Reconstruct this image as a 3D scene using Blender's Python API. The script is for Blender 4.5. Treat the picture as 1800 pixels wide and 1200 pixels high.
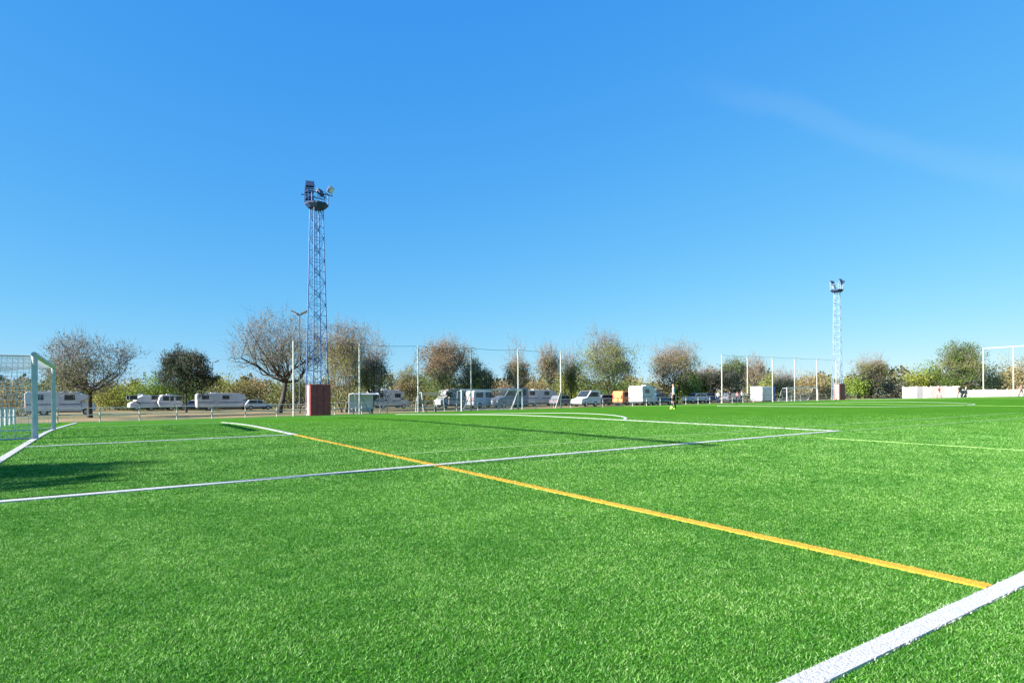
import bpy, bmesh, math, random
import numpy as np
from mathutils import Vector, Matrix

for _o in list(bpy.data.objects):
    bpy.data.objects.remove(_o)
SC = bpy.context.scene
COL = SC.collection

# ------------------------------------------------------------------ camera
CX, CY, YAW, F, PY = 1.775, -25.988, 0.9781, 1054.8, 697.88
ROLL, S_CROWN, T_LAT, Y0 = -0.004, 0.0145, 0.0118, 0.53
FX, FY = math.cos(YAW), math.sin(YAW)


def gz(x, y):
    """height of the ground: a crowned pitch on a slight cross fall"""
    yc = np.clip(y, -45, 27.) - Y0
    z = -S_CROWN * (np.sqrt(yc * yc + 9) - 3)
    lat = (x - CX) * FY - (y - CY) * FX
    return z + T_LAT * np.clip(lat, -30, 70)


CZ = 1.3174 + float(gz(CX, CY))
VF = Vector((FX, FY, 0))
VR0 = Vector((FY, -FX, 0))
VU0 = Vector((0, 0, 1))
VR = VR0 * math.cos(ROLL) + VU0 * math.sin(ROLL)
VU = VU0 * math.cos(ROLL) - VR0 * math.sin(ROLL)
cam_d = bpy.data.cameras.new('camera')
cam = bpy.data.objects.new('camera', cam_d)
COL.objects.link(cam)
cam.matrix_world = Matrix(((VR.x, VU.x, -VF.x, CX), (VR.y, VU.y, -VF.y, CY), (VR.z, VU.z, -VF.z, CZ), (0, 0, 0, 1)))
cam_d.sensor_fit = 'HORIZONTAL'
cam_d.sensor_width = 36
cam_d.lens = 36 * F / 1800
cam_d.shift_y = (PY - 600) / 1800
cam_d.clip_start = 0.1
cam_d.clip_end = 6000
SC.camera = cam

# ------------------------------------------------------------------ sky and sun
SUN_EL = math.radians(22.0)
SUN_H = Vector((-0.997, 0.08, 0)).normalized()          # towards the sun, on the ground plane
SUN_V = Vector((SUN_H.x * math.cos(SUN_EL), SUN_H.y * math.cos(SUN_EL), math.sin(SUN_EL)))
SUN_ROT = math.atan2(SUN_H.x, SUN_H.y)
wd = bpy.data.worlds.new('World')
SC.world = wd
wd.use_nodes = True
wn, wl = wd.node_tree.nodes, wd.node_tree.links
wn.clear()


def wnode(t, **k):
    n = wn.new(t)
    for a, b in k.items():
        setattr(n, a, b)
    return n


sky = wnode('ShaderNodeTexSky', sky_type='NISHITA', sun_disc=False, sun_elevation=SUN_EL, sun_rotation=SUN_ROT,
            altitude=0, air_density=1.0, dust_density=0.0, ozone_density=2.0)
EXPOSURE = 1.58
SKY_STRENGTH = 0.07
# a deep, clean-air colour response for the sky, channel by channel
sepc = wnode('ShaderNodeSeparateColor')
comb = wnode('ShaderNodeCombineColor')
wl.new(sky.outputs[0], sepc.inputs[0])
_k = SKY_STRENGTH * 2 ** EXPOSURE
for ch, (gain, power) in enumerate(((0.45, 1.07), (0.72, 0.57), (0.99, 0.16))):
    pw = wnode('ShaderNodeMath', operation='POWER')
    wl.new(sepc.outputs[ch], pw.inputs[0])
    pw.inputs[1].default_value = power
    ml = wnode('ShaderNodeMath', operation='MULTIPLY')
    wl.new(pw.outputs[0], ml.inputs[0])
    ml.inputs[1].default_value = gain * 0.162 ** power / _k
    wl.new(ml.outputs[0], comb.inputs[ch])
# a thin cirrus streak: a soft band about a great circle of the sky
geo = wnode('ShaderNodeTexCoord')


def pix_dir(px, py):
    return (VF + VR * ((px - 900) / F) + VU * ((PY - py) / F)).normalized()


cd0, cd1 = pix_dir(1150, 130), pix_dir(1790, 305)
cnrm = cd0.cross(cd1).normalized()
cmid = pix_dir(1640, 262)
noi = wnode('ShaderNodeTexNoise')
noi.inputs['Scale'].default_value = 5.0
noi.inputs['Detail'].default_value = 6.0
noi.inputs['Roughness'].default_value = 0.6
wl.new(geo.outputs['Generated'], noi.inputs['Vector'])
dotn = wnode('ShaderNodeVectorMath', operation='DOT_PRODUCT')
wl.new(geo.outputs['Generated'], dotn.inputs[0])
dotn.inputs[1].default_value = cnrm
addn = wnode('ShaderNodeMath', operation='MULTIPLY_ADD')
wl.new(noi.outputs['Fac'], addn.inputs[0])
addn.inputs[1].default_value = 0.07
wl.new(dotn.outputs['Value'], addn.inputs[2])
subn = wnode('ShaderNodeMath', operation='SUBTRACT')
wl.new(addn.outputs[0], subn.inputs[0])
subn.inputs[1].default_value = 0.035
absn = wnode('ShaderNodeMath', operation='ABSOLUTE')
wl.new(subn.outputs[0], absn.inputs[0])
mr = wnode('ShaderNodeMapRange', interpolation_type='SMOOTHERSTEP')
wl.new(absn.outputs[0], mr.inputs['Value'])
mr.inputs['From Min'].default_value = 0.028
mr.inputs['From Max'].default_value = 0.0
mr.inputs['To Min'].default_value = 0
mr.inputs['To Max'].default_value = 1
dotm = wnode('ShaderNodeVectorMath', operation='DOT_PRODUCT')
wl.new(geo.outputs['Generated'], dotm.inputs[0])
dotm.inputs[1].default_value = cmid
mr2 = wnode('ShaderNodeMapRange', interpolation_type='SMOOTHERSTEP')
wl.new(dotm.outputs['Value'], mr2.inputs['Value'])
mr2.inputs['From Min'].default_value = 0.93
mr2.inputs['From Max'].default_value = 0.995
mr2.inputs['To Min'].default_value = 0
mr2.inputs['To Max'].default_value = 0.085
mulb = wnode('ShaderNodeMath', operation='MULTIPLY')
wl.new(mr.outputs[0], mulb.inputs[0])
wl.new(mr2.outputs[0], mulb.inputs[1])
cmix = wnode('ShaderNodeMix', data_type='RGBA')
wl.new(mulb.outputs[0], cmix.inputs['Factor'])
wl.new(comb.outputs[0], cmix.inputs[6])
cmix.inputs[7].default_value = (0.55 / _k, 0.78 / _k, 1.02 / _k, 1)
bg = wnode('ShaderNodeBackground')
bg.inputs['Strength'].default_value = SKY_STRENGTH
wl.new(cmix.outputs[2], bg.inputs['Color'])
wo = wnode('ShaderNodeOutputWorld')
wl.new(bg.outputs[0], wo.inputs['Surface'])

sun_d = bpy.data.lights.new('sun', 'SUN')
sun_d.energy = 5.0
sun_d.angle = math.radians(0.55)
sun_d.color = (1.0, 0.95, 0.87)
sun = bpy.data.objects.new('sun', sun_d)
COL.objects.link(sun)
sun.rotation_euler = SUN_V.to_track_quat('Z', 'Y').to_euler()
sun.location = SUN_V * 60

SC.view_settings.view_transform = 'Standard'
SC.view_settings.look = 'None'
SC.view_settings.exposure = EXPOSURE
SC.view_settings.gamma = 1.0
SC.render.engine = 'CYCLES'
SC.cycles.max_bounces = 6
SC.cycles.transparent_max_bounces = 12
SC.render.film_transparent = False


# ------------------------------------------------------------------ helpers
def pix(px, t):
    """ground position in pixel column px at depth t metres"""
    d = VF + VR * ((px - 900) / F)
    x, y = CX + d.x * t, CY + d.y * t
    return Vector((x, y, float(gz(x, y))))


def col_at_y(px, Y):
    d = VF + VR * ((px - 900) / F)
    return pix(px, (Y - CY) / d.y)


def unproject(px, py):
    d = VF + VR * ((px - 900) / F) + VU * ((PY - py) / F)
    t = np.arange(1.0, 400.0, 0.01)
    X, Y, Z = CX + d.x * t, CY + d.y * t, CZ + d.z * t
    i = int(np.argmax(Z <= gz(X, Y)))
    return Vector((X[i], Y[i], Z[i]))


MATS = {}


def mat(name, c1, c2=None, scale=8.0, rough=0.6, metal=0.0, bump=0.0, detail=5.0, rnd=False, transl=0.0, coords='Object', spec=0.5):
    if name in MATS:
        return MATS[name]
    m = bpy.data.materials.new(name)
    m.use_nodes = True
    nt = m.node_tree
    N, L = nt.nodes, nt.links
    b = N['Principled BSDF']
    b.inputs['Roughness'].default_value = rough
    b.inputs['Metallic'].default_value = metal
    b.inputs['Specular IOR Level'].default_value = spec
    c2 = c2 or tuple(v * 0.8 for v in c1)
    tc = N.new('ShaderNodeTexCoord')
    no = N.new('ShaderNodeTexNoise')
    no.inputs['Scale'].default_value = scale
    no.inputs['Detail'].default_value = detail
    L.new(tc.outputs[coords], no.inputs['Vector'])
    mx = N.new('ShaderNodeMix')
    mx.data_type = 'RGBA'
    mx.inputs[6].default_value = (*c1, 1)
    mx.inputs[7].default_value = (*c2, 1)
    if rnd:
        at = N.new('ShaderNodeAttribute')
        at.attribute_name = 'rnd'
        L.new(at.outputs['Fac'], mx.inputs['Factor'])
    else:
        r = N.new('ShaderNodeMapRange')
        r.inputs['From Min'].default_value = 0.35
        r.inputs['From Max'].default_value = 0.65
        L.new(no.outputs['Fac'], r.inputs['Value'])
        L.new(r.outputs[0], mx.inputs['Factor'])
    L.new(mx.outputs[2], b.inputs['Base Color'])
    if bump:
        bp = N.new('ShaderNodeBump')
        bp.inputs['Strength'].default_value = bump
        bp.inputs['Distance'].default_value = 0.02
        L.new(no.outputs['Fac'], bp.inputs['Height'])
        L.new(bp.outputs[0], b.inputs['Normal'])
    if transl:
        out = N['Material Output']
        tr = N.new('ShaderNodeBsdfTranslucent')
        L.new(mx.outputs[2], tr.inputs['Color'])
        ms = N.new('ShaderNodeMixShader')
        ms.inputs[0].default_value = transl
        L.new(b.outputs[0], ms.inputs[1])
        L.new(tr.outputs[0], ms.inputs[2])
        L.new(ms.outputs[0], out.inputs['Surface'])
    MATS[name] = m
    return m


def tag(o, label=None, cat=None, group=None, kind=None):
    if label:
        o['label'] = label
    if cat:
        o['category'] = cat
    if group:
        o['group'] = group
    if kind:
        o['kind'] = kind
    return o


def empty(name, loc=(0, 0, 0), rz=0.0, label=None, cat=None, group=None):
    o = bpy.data.objects.new(name, None)
    COL.objects.link(o)
    o.location = loc
    o.rotation_euler = (0, 0, rz)
    o.empty_display_size = 0.2
    return tag(o, label, cat, group)


class MB:
    """collects shapes into one mesh"""

    def __init__(self):
        self.v, self.f, self.mi = [], [], []

    def add(self, vs, fs, mi=0):
        k = len(self.v)
        self.v += [tuple(a) for a in vs]
        self.f += [tuple(i + k for i in q) for q in fs]
        self.mi += [mi] * len(fs)
        return self

    def box(self, x0, x1, y0, y1, z0, z1, mi=0):
        vs = [(x, y, z) for z in (z0, z1) for y in (y0, y1) for x in (x0, x1)]
        return self.add(vs, [(0, 2, 3, 1), (4, 5, 7, 6), (0, 1, 5, 4), (2, 6, 7, 3), (0, 4, 6, 2), (1, 3, 7, 5)], mi)

    def prism(self, pts, y0, y1, mi=0):
        """polygon given in (x, z), extruded along y"""
        n = len(pts)
        vs = [(p[0], y0, p[1]) for p in pts] + [(p[0], y1, p[1]) for p in pts]
        fs = [tuple(range(n)), tuple(range(2 * n - 1, n - 1, -1))]
        fs += [(i, i + n, (i + 1) % n + n, (i + 1) % n) for i in range(n)]
        return self.add(vs, fs, mi)

    def tube(self, a, b, r0, r1=None, n=6, cap=True, mi=0):
        r1 = r0 if r1 is None else r1
        a, b = Vector(a), Vector(b)
        d = (b - a)
        if d.length < 1e-6:
            return self
        d.normalize()
        s = d.orthogonal().normalized()
        t = d.cross(s)
        vs = []
        for p, r in ((a, r0), (b, r1)):
            for i in range(n):
                an = 2 * math.pi * i / n
                vs.append(p + s * (r * math.cos(an)) + t * (r * math.sin(an)))
        fs = [(i, (i + 1) % n, (i + 1) % n + n, i + n) for i in range(n)]
        if cap:
            fs += [tuple(range(n - 1, -1, -1)), tuple(range(n, 2 * n))]
        return self.add(vs, fs, mi)

    def path(self, pts, r, n=6, mi=0):
        for a, b in zip(pts[:-1], pts[1:]):
            self.tube(a, b, r, r, n, True, mi)
        return self

    def build(self, name, m, parent=None, loc=None, smooth=False, bevel=0.0):
        me = bpy.data.meshes.new(name)
        me.from_pydata(self.v, [], self.f)
        ms = m if isinstance(m, (list, tuple)) else [m]
        for q in ms:
            me.materials.append(q)
        if len(ms) > 1:
            me.polygons.foreach_set('material_index', self.mi)
        me.update()
        bm = bmesh.new()
        bm.from_mesh(me)
        bmesh.ops.recalc_face_normals(bm, faces=bm.faces)
        if bevel:
            bmesh.ops.bevel(bm, geom=list(bm.edges), offset=bevel, segments=2, affect='EDGES', profile=0.5)
        bm.to_mesh(me)
        bm.free()
        if smooth:
            me.polygons.foreach_set('use_smooth', [True] * len(me.polygons))
        o = bpy.data.objects.new(name, me)
        COL.objects.link(o)
        if parent is not None:
            o.parent = parent
        if loc is not None:
            o.location = loc
        return o


def copy_tree(o, parent=None):
    c = o.copy()
    COL.objects.link(c)
    c.parent = parent
    for ch in list(o.children):
        copy_tree(ch, c)
    return c


def numpy_mesh(name, V, Fc, m, parent=None, rnd=None, uvless=True):
    """V (n,3), Fc (k,s) faces with s corners each"""
    me = bpy.data.meshes.new(name)
    V = np.asarray(V, np.float32)
    Fc = np.asarray(Fc, np.int32)
    k, s = Fc.shape
    me.vertices.add(len(V))
    me.vertices.foreach_set('co', V.ravel())
    me.loops.add(k * s)
    me.loops.foreach_set('vertex_index', Fc.ravel())
    me.polygons.add(k)
    me.polygons.foreach_set('loop_start', np.arange(0, k * s, s, dtype=np.int32))
    me.polygons.foreach_set('loop_total', np.full(k, s, dtype=np.int32))
    if rnd is not None:
        a = me.attributes.new('rnd', 'FLOAT', 'FACE')
        a.data.foreach_set('value', np.asarray(rnd, np.float32))
    me.materials.append(m)
    me.update(calc_edges=True)
    o = bpy.data.objects.new(name, me)
    COL.objects.link(o)
    if parent is not None:
        o.parent = parent
    return o


# ------------------------------------------------------------------ ground materials
def turf_material():
    m = bpy.data.materials.new('turf')
    m.use_nodes = True
    N, L = m.node_tree.nodes, m.node_tree.links
    b = N['Principled BSDF']
    b.inputs['Roughness'].default_value = 1.0
    b.inputs['Specular IOR Level'].default_value = 0.0
    tc = N.new('ShaderNodeTexCoord')
    fine = N.new('ShaderNodeTexNoise')
    fine.inputs['Scale'].default_value = 55
    fine.inputs['Detail'].default_value = 4
    L.new(tc.outputs['Object'], fine.inputs['Vector'])
    big = N.new('ShaderNodeTexNoise')
    big.inputs['Scale'].default_value = 0.55
    big.inputs['Detail'].default_value = 6
    big.inputs['Roughness'].default_value = 0.65
    L.new(tc.outputs['Object'], big.inputs['Vector'])
    rp = N.new('ShaderNodeValToRGB')
    rp.color_ramp.elements[0].position = 0.3
    rp.color_ramp.elements[0].color = (0.044, 0.168, 0.015, 1)
    rp.color_ramp.elements[1].position = 0.72
    rp.color_ramp.elements[1].color = (0.106, 0.27, 0.028, 1)
    L.new(fine.outputs['Fac'], rp.inputs['Fac'])
    rb = N.new('ShaderNodeValToRGB')
    rb.color_ramp.elements[0].position = 0.32
    rb.color_ramp.elements[0].color = (0.78, 0.84, 0.8, 1)
    rb.color_ramp.elements[1].position = 0.7
    rb.color_ramp.elements[1].color = (1.18, 1.12, 1.1, 1)
    L.new(big.outputs['Fac'], rb.inputs['Fac'])
    mu = N.new('ShaderNodeMix')
    mu.data_type = 'RGBA'
    mu.blend_type = 'MULTIPLY'
    mu.inputs['Factor'].default_value = 1
    L.new(rp.outputs[0], mu.inputs[6])
    L.new(rb.outputs[0], mu.inputs[7])
    L.new(mu.outputs[2], b.inputs['Base Color'])
    bp = N.new('ShaderNodeBump')
    bp.inputs['Strength'].default_value = 0.5
    bp.inputs['Distance'].default_value = 0.03
    L.new(fine.outputs['Fac'], bp.inputs['Height'])
    L.new(bp.outputs[0], b.inputs['Normal'])
    return m


def blade_material():
    m = bpy.data.materials.new('turf_fibre')
    m.use_nodes = True
    N, L = m.node_tree.nodes, m.node_tree.links
    b = N['Principled BSDF']
    b.inputs['Roughness'].default_value = 0.6
    b.inputs['Specular IOR Level'].default_value = 0.12
    at = N.new('ShaderNodeAttribute')
    at.attribute_name = 'rnd'
    rp = N.new('ShaderNodeValToRGB')
    e = rp.color_ramp.elements
    e[0].position = 0.0
    e[0].color = (0.028, 0.105, 0.007, 1)
    e[1].position = 1.0
    e[1].color = (0.36, 0.60, 0.21, 1)
    q = e.new(0.55)
    q.color = (0.078, 0.30, 0.020, 1)
    L.new(at.outputs['Fac'], rp.inputs['Fac'])
    tc = N.new('ShaderNodeTexCoord')
    big = N.new('ShaderNodeTexNoise')
    big.inputs['Scale'].default_value = 0.9
    big.inputs['Detail'].default_value = 6
    big.inputs['Roughness'].default_value = 0.65
    L.new(tc.outputs['Object'], big.inputs['Vector'])
    rb = N.new('ShaderNodeValToRGB')
    rb.color_ramp.elements[0].position = 0.32
    rb.color_ramp.elements[0].color = (0.60, 0.74, 0.66, 1)
    rb.color_ramp.elements[1].position = 0.7
    rb.color_ramp.elements[1].color = (1.42, 1.18, 1.4, 1)
    mid = N.new('ShaderNodeTexNoise')
    mid.inputs['Scale'].default_value = 9.0
    mid.inputs['Detail'].default_value = 5
    L.new(tc.outputs['Object'], mid.inputs['Vector'])
    mm = N.new('ShaderNodeMath')
    mm.operation = 'MULTIPLY_ADD'
    L.new(mid.outputs['Fac'], mm.inputs[0])
    mm.inputs[1].default_value = 0.8
    L.new(big.outputs['Fac'], mm.inputs[2])
    ms_ = N.new('ShaderNodeMath')
    ms_.operation = 'SUBTRACT'
    L.new(mm.outputs[0], ms_.inputs[0])
    ms_.inputs[1].default_value = 0.4
    L.new(ms_.outputs[0], rb.inputs['Fac'])
    mu = N.new('ShaderNodeMix')
    mu.data_type = 'RGBA'
    mu.blend_type = 'MULTIPLY'
    mu.inputs['Factor'].default_value = 1
    L.new(rp.outputs[0], mu.inputs[6])
    L.new(rb.outputs[0], mu.inputs[7])
    L.new(mu.outputs[2], b.inputs['Base Color'])
    tr = N.new('ShaderNodeBsdfTranslucent')
    L.new(mu.outputs[2], tr.inputs['Color'])
    ms = N.new('ShaderNodeMixShader')
    ms.inputs[0].default_value = 0.36
    L.new(b.outputs[0], ms.inputs[1])
    L.new(tr.outputs[0], ms.inputs[2])
    L.new(ms.outputs[0], N['Material Output'].inputs['Surface'])
    return m


def terrain_material():
    m = bpy.data.materials.new('dry_ground')
    m.use_nodes = True
    N, L = m.node_tree.nodes, m.node_tree.links
    b = N['Principled BSDF']
    b.inputs['Roughness'].default_value = 0.95
    tc = N.new('ShaderNodeTexCoord')
    n1 = N.new('ShaderNodeTexNoise')
    n1.inputs['Scale'].default_value = 0.16
    n1.inputs['Detail'].default_value = 8
    n1.inputs['Roughness'].default_value = 0.7
    L.new(tc.outputs['Object'], n1.inputs['Vector'])
    rp = N.new('ShaderNodeValToRGB')
    e = rp.color_ramp.elements
    e[0].position = 0.36
    e[0].color = (0.34, 0.215, 0.10, 1)
    e[1].position = 0.60
    e[1].color = (0.07, 0.10, 0.03, 1)
    q = e.new(0.48)
    q.color = (0.23, 0.165, 0.06, 1)
    L.new(n1.outputs['Fac'], rp.inputs['Fac'])
    n2 = N.new('ShaderNodeTexNoise')
    n2.inputs['Scale'].default_value = 3.0
    n2.inputs['Detail'].default_value = 6
    L.new(tc.outputs['Object'], n2.inputs['Vector'])
    # a grassier verge along the touchline fence
    sep = N.new('ShaderNodeSeparateXYZ')
    L.new(tc.outputs['Object'], sep.inputs[0])
    mr_ = N.new('ShaderNodeMapRange')
    mr_.inputs['From Min'].default_value = 27
    mr_.inputs['From Max'].default_value = 33
    mr_.inputs['To Min'].default_value = 0.9
    mr_.inputs['To Max'].default_value = 0.0
    ad = N.new('ShaderNodeMath')
    ad.operation = 'MULTIPLY_ADD'
    L.new(n2.outputs['Fac'], ad.inputs[0])
    ad.inputs[1].default_value = 4
    L.new(sep.outputs['Y'], ad.inputs[2])
    L.new(ad.outputs[0], mr_.inputs['Value'])
    mx = N.new('ShaderNodeMix')
    mx.data_type = 'RGBA'
    L.new(mr_.outputs[0], mx.inputs['Factor'])
    L.new(rp.outputs[0], mx.inputs[6])
    mx.inputs[7].default_value = (0.09, 0.17, 0.035, 1)
    L.new(mx.outputs[2], b.inputs['Base Color'])
    bp = N.new('ShaderNodeBump')
    bp.inputs['Strength'].default_value = 0.6
    bp.inputs['Distance'].default_value = 0.1
    L.new(n2.outputs['Fac'], bp.inputs['Height'])
    L.new(bp.outputs[0], b.inputs['Normal'])
    return m


# ------------------------------------------------------------------ ground
def grid_sheet(name, xs, ys, dz, m, hole=None):
    X, Y = np.meshgrid(xs, ys, indexing='ij')
    Z = gz(X, Y) + dz
    V = np.stack([X, Y, Z], -1).reshape(-1, 3)
    nx, ny = len(xs), len(ys)
    i, j = np.meshgrid(np.arange(nx - 1), np.arange(ny - 1), indexing='ij')
    a = (i * ny + j).ravel()
    Fc = np.stack([a, a + ny, a + ny + 1, a + 1], -1)
    o = numpy_mesh(name, V, Fc, m)
    o.data.polygons.foreach_set('use_smooth', [True] * len(o.data.polygons))
    return o


far = np.array([260, 340, 480, 700, 1100, 2000, 4000.])
gx = np.concatenate([-far[::-1], np.arange(-200, 221, 4.0), far])
gy = np.concatenate([-far[::-1], np.arange(-200, -44, 4.0), np.arange(-44, 33, 1.0), np.arange(34, 221, 4.0), far])
terrain = grid_sheet('ground', gx, gy, -0.05, terrain_material())
tag(terrain, kind='structure')
TX0, TX1, TY0, TY1 = -7.5, 108.0, -36.0, 27.2
M_TURF = turf_material()
turf = grid_sheet('artificial_turf', np.linspace(TX0, TX1, 60), np.linspace(TY0, TY1, 65), 0.0, M_TURF)
tag(turf, kind='structure')

# ------------------------------------------------------------------ pitch markings
M_WHITE_LINE = mat('white_line_fibre', (0.54, 0.525, 0.505), (0.46, 0.45, 0.43), 60, 0.9, bump=0.5)
M_YEL_LINE = mat('yellow_line_fibre', (0.60, 0.36, 0.030), (0.50, 0.29, 0.025), 60, 0.9, bump=0.4)
M_PALE_LINE = mat('worn_line_fibre', (0.32, 0.46, 0.14), (0.20, 0.36, 0.08), 2, 0.9, bump=0.3)
LINES = []     # (ax, ay, bx, by, half width, colour)


def marking(name, a, b, w, m, dz=0.024, near=False, label=None, cat='line', group=None):
    a, b = Vector((a[0], a[1])), Vector((b[0], b[1]))
    n = max(2, int((b - a).length / 0.5))
    d = (b - a).normalized()
    s = Vector((-d.y, d.x)) * (w / 2)
    mb = MB()
    vs, fs = [], []
    for i in range(n + 1):
        p = a + (b - a) * (i / n)
        for q, low in ((p - s, 1), (p - s, 0), (p + s, 0), (p + s, 1)):
            vs.append((q.x, q.y, float(gz(q.x, q.y)) + (-0.01 if low else dz)))
    for i in range(n):
        k = i * 4
        for j in range(3):
            fs.append((k + j, k + j + 1, k + j + 5, k + j + 4))
    mb.add(vs, fs)
    o = mb.build(name, m)
    tag(o, kind='structure')
    LINES.append((a.x, a.y, b.x, b.y, w / 2, m))
    return o


def ring(name, cx, cy, r, a0, a1, w, m, dz=0.03):
    n = 48
    vs, fs = [], []
    for i in range(n + 1):
        an = a0 + (a1 - a0) * i / n
        for rr, low in ((r - w / 2, 1), (r - w / 2, 0), (r + w / 2, 0), (r + w / 2, 1)):
            x, y = cx + rr * math.cos(an), cy + rr * math.sin(an)
            vs.append((x, y, float(gz(x, y)) + (-0.01 if low else dz)))
    for i in range(n):
        for j in range(3):
            fs.append((i * 4 + j, i * 4 + j + 1, i * 4 + j + 5, i * 4 + j + 4))
    o = MB().add(vs, fs).build(name, m)
    return tag(o, kind='structure')


GA, GB, PC, PD, WN = 6.53, 7.02, 20.04, 16.47, 24.5
YF = 24.6                      # far touchline
marking('goal_line', (0, -WN), (0, YF), 0.15, M_WHITE_LINE, 0.022)
t0, t1 = unproject(1418, 1200), unproject(1800, 1019)
td = (t1 - t0).normalized()
ta = t0 - td * 4.3
NEAR = marking('touch_line', (ta.x, ta.y), (t0.x + td.x * 98, t0.y + td.y * 98), 0.112, M_WHITE_LINE, 0.016)
marking('touch_line', (0, YF), (103, YF), 0.10, M_PALE_LINE, 0.012)
marking('goal_area_line', (0, -GB), (GA + 0.07, -GB), 0.15, M_WHITE_LINE, 0.020)
marking('goal_area_line', (GA, -GB), (GA, GB + 0.05), 0.14, M_WHITE_LINE, 0.015)
marking('goal_area_line', (0, GB), (GA, GB), 0.12, M_WHITE_LINE, 0.010)
marking('penalty_area_line', (0, 17.0), (PC, 17.0), 0.12, M_WHITE_LINE, 0.010)
marking('penalty_area_line', (0, -PD), (PC + 0.07, -PD), 0.15, M_WHITE_LINE, 0.020)
marking('penalty_area_line', (PC, -PD), (PC, 17.0), 0.13, M_WHITE_LINE, 0.013)
ring('penalty_arc', 14.6, 0.2, 9.3, -math.acos(5.44 / 9.3), math.acos(5.44 / 9.3), 0.13, M_WHITE_LINE, 0.012)
marking('halfway_line', (51.5, -WN), (51.5, YF), 0.11, M_PALE_LINE, 0.010)
ring('centre_circle', 51.5, 0.2, 9.15, 0, 2 * math.pi, 0.11, M_WHITE_LINE, 0.010)
marking('goal_line', (103, -WN), (103, YF), 0.11, M_WHITE_LINE, 0.010)
marking('penalty_area_line', (83, 16), (83, -PD), 0.11, M_PALE_LINE, 0.010)
y0_, y1_ = unproject(762, 816), unproject(1738, 1033)
yd = (y1_ - y0_).normalized()
YEL = marking('small_pitch_line', (GA, -GB - 0.08), (y1_.x + yd.x * 0.0, y1_.y), 0.105, M_YEL_LINE, 0.014)
marking('small_pitch_line', (GA + 0.06, -14.4), (39.5, -15.3), 0.09, M_PALE_LINE, 0.014)
marking('small_pitch_line', (20.3, -16.65), (52, -18.3), 0.10, M_PALE_LINE, 0.018)
marking('small_pitch_line', (17.25, -17.6), (17.27, -24.3), 0.10, M_PALE_LINE, 0.016)


# ------------------------------------------------------------------ turf fibres near the camera
def fibres():
    rng = np.random.default_rng(5)
    half = math.tan(math.radians(40.6)) * 1.06
    zs = []
    zb = np.arange(2.2, 30.0, 0.2)
    XY, Zs = [], []
    for z in zb:
        dens = 18000 if z < 4.5 else 18000 * (4.5 / z) ** 1.85
        if z > 15:
            dens *= (30 - z) / 15
        w = 2 * half * (z + 0.1) + 0.8
        n = int(dens * w * 0.2)
        t = z + rng.random(n) * 0.2
        l = (rng.random(n) - 0.5) * w
        XY.append(np.stack([CX + FX * t + FY * l, CY + FY * t - FX * l], -1))
        Zs.append(t)
    P = np.concatenate(XY)
    T = np.concatenate(Zs)
    keep = (P[:, 1] > TY0 + 0.2) & (P[:, 0] > TX0 + .1)
    P, T = P[keep], T[keep]
    cls = np.zeros(len(P), int)
    for ax, ay, bx, by, hw, m in LINES:
        d = np.array([bx - ax, by - ay])
        ln = np.hypot(*d)
        d = d / ln
        q = P - np.array([ax, ay])
        s = q @ d
        p = np.abs(q[:, 0] * -d[1] + q[:, 1] * d[0])
        wob = hw + rng.normal(0, 0.004, len(P))
        ins = (s > 0) & (s < ln) & (p < wob)
        code = 1 if m is M_WHITE_LINE else 2 if m is M_YEL_LINE else 3
        cls[ins] = code
    out = []
    for code, name, m in ((0, 'turf_fibres', blade_material()), (1, 'white_line_fibres', None), (2, 'yellow_line_fibres', None)):
        k = cls == code
        p, t = P[k], T[k]
        n = len(p)
        h = (0.012 + 0.011 * rng.random(n)) * np.clip(t / 7, 1, 1.4)
        wd_ = (0.0044 + 0.0032 * rng.random(n)) * np.clip(t / 4.5, 1, 3.0) ** 0.8
        an = rng.random(n) * 2 * math.pi
        # pile leans in a slowly changing direction
        lean = 0.5 + 1.1 * rng.random(n)
        la = rng.random(n) * 2 * math.pi
        base = gz(p[:, 0], p[:, 1]) - 0.004 + (0.010 if code else 0.0)
        if code:
            h = h * 0.8
            wd_ = wd_ * 1.3
        sx, sy = np.cos(an) * wd_ / 2, np.sin(an) * wd_ / 2
        V = np.empty((n, 3, 3), np.float32)
        V[:, 0] = np.stack([p[:, 0] - sx, p[:, 1] - sy, base], -1)
        V[:, 1] = np.stack([p[:, 0] + sx, p[:, 1] + sy, base], -1)
        V[:, 2] = np.stack([p[:, 0] + np.cos(la) * h * lean * 0.8, p[:, 1] + np.sin(la) * h * lean * 0.8, base + h], -1)
        if m is None:
            m = mat(name, (0.57, 0.55, 0.53), (0.48, 0.465, 0.45), rnd=True, rough=0.6, transl=0.2) if code == 1 else \
                mat(name, (0.68, 0.42, 0.040), (0.54, 0.32, 0.028), rnd=True, rough=0.6, transl=0.2)
        o = numpy_mesh(name, V.reshape(-1, 3), np.arange(3 * n).reshape(n, 3), m, rnd=rng.random(n))
        lab = {0: 'short green synthetic turf fibres covering the pitch', 1: 'white synthetic fibres of the pitch lines',
               2: 'yellow synthetic fibres of the small pitch line'}[code]
        tag(o, lab, 'turf', kind='stuff')
        out.append(o)
    return out


fibres()
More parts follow.
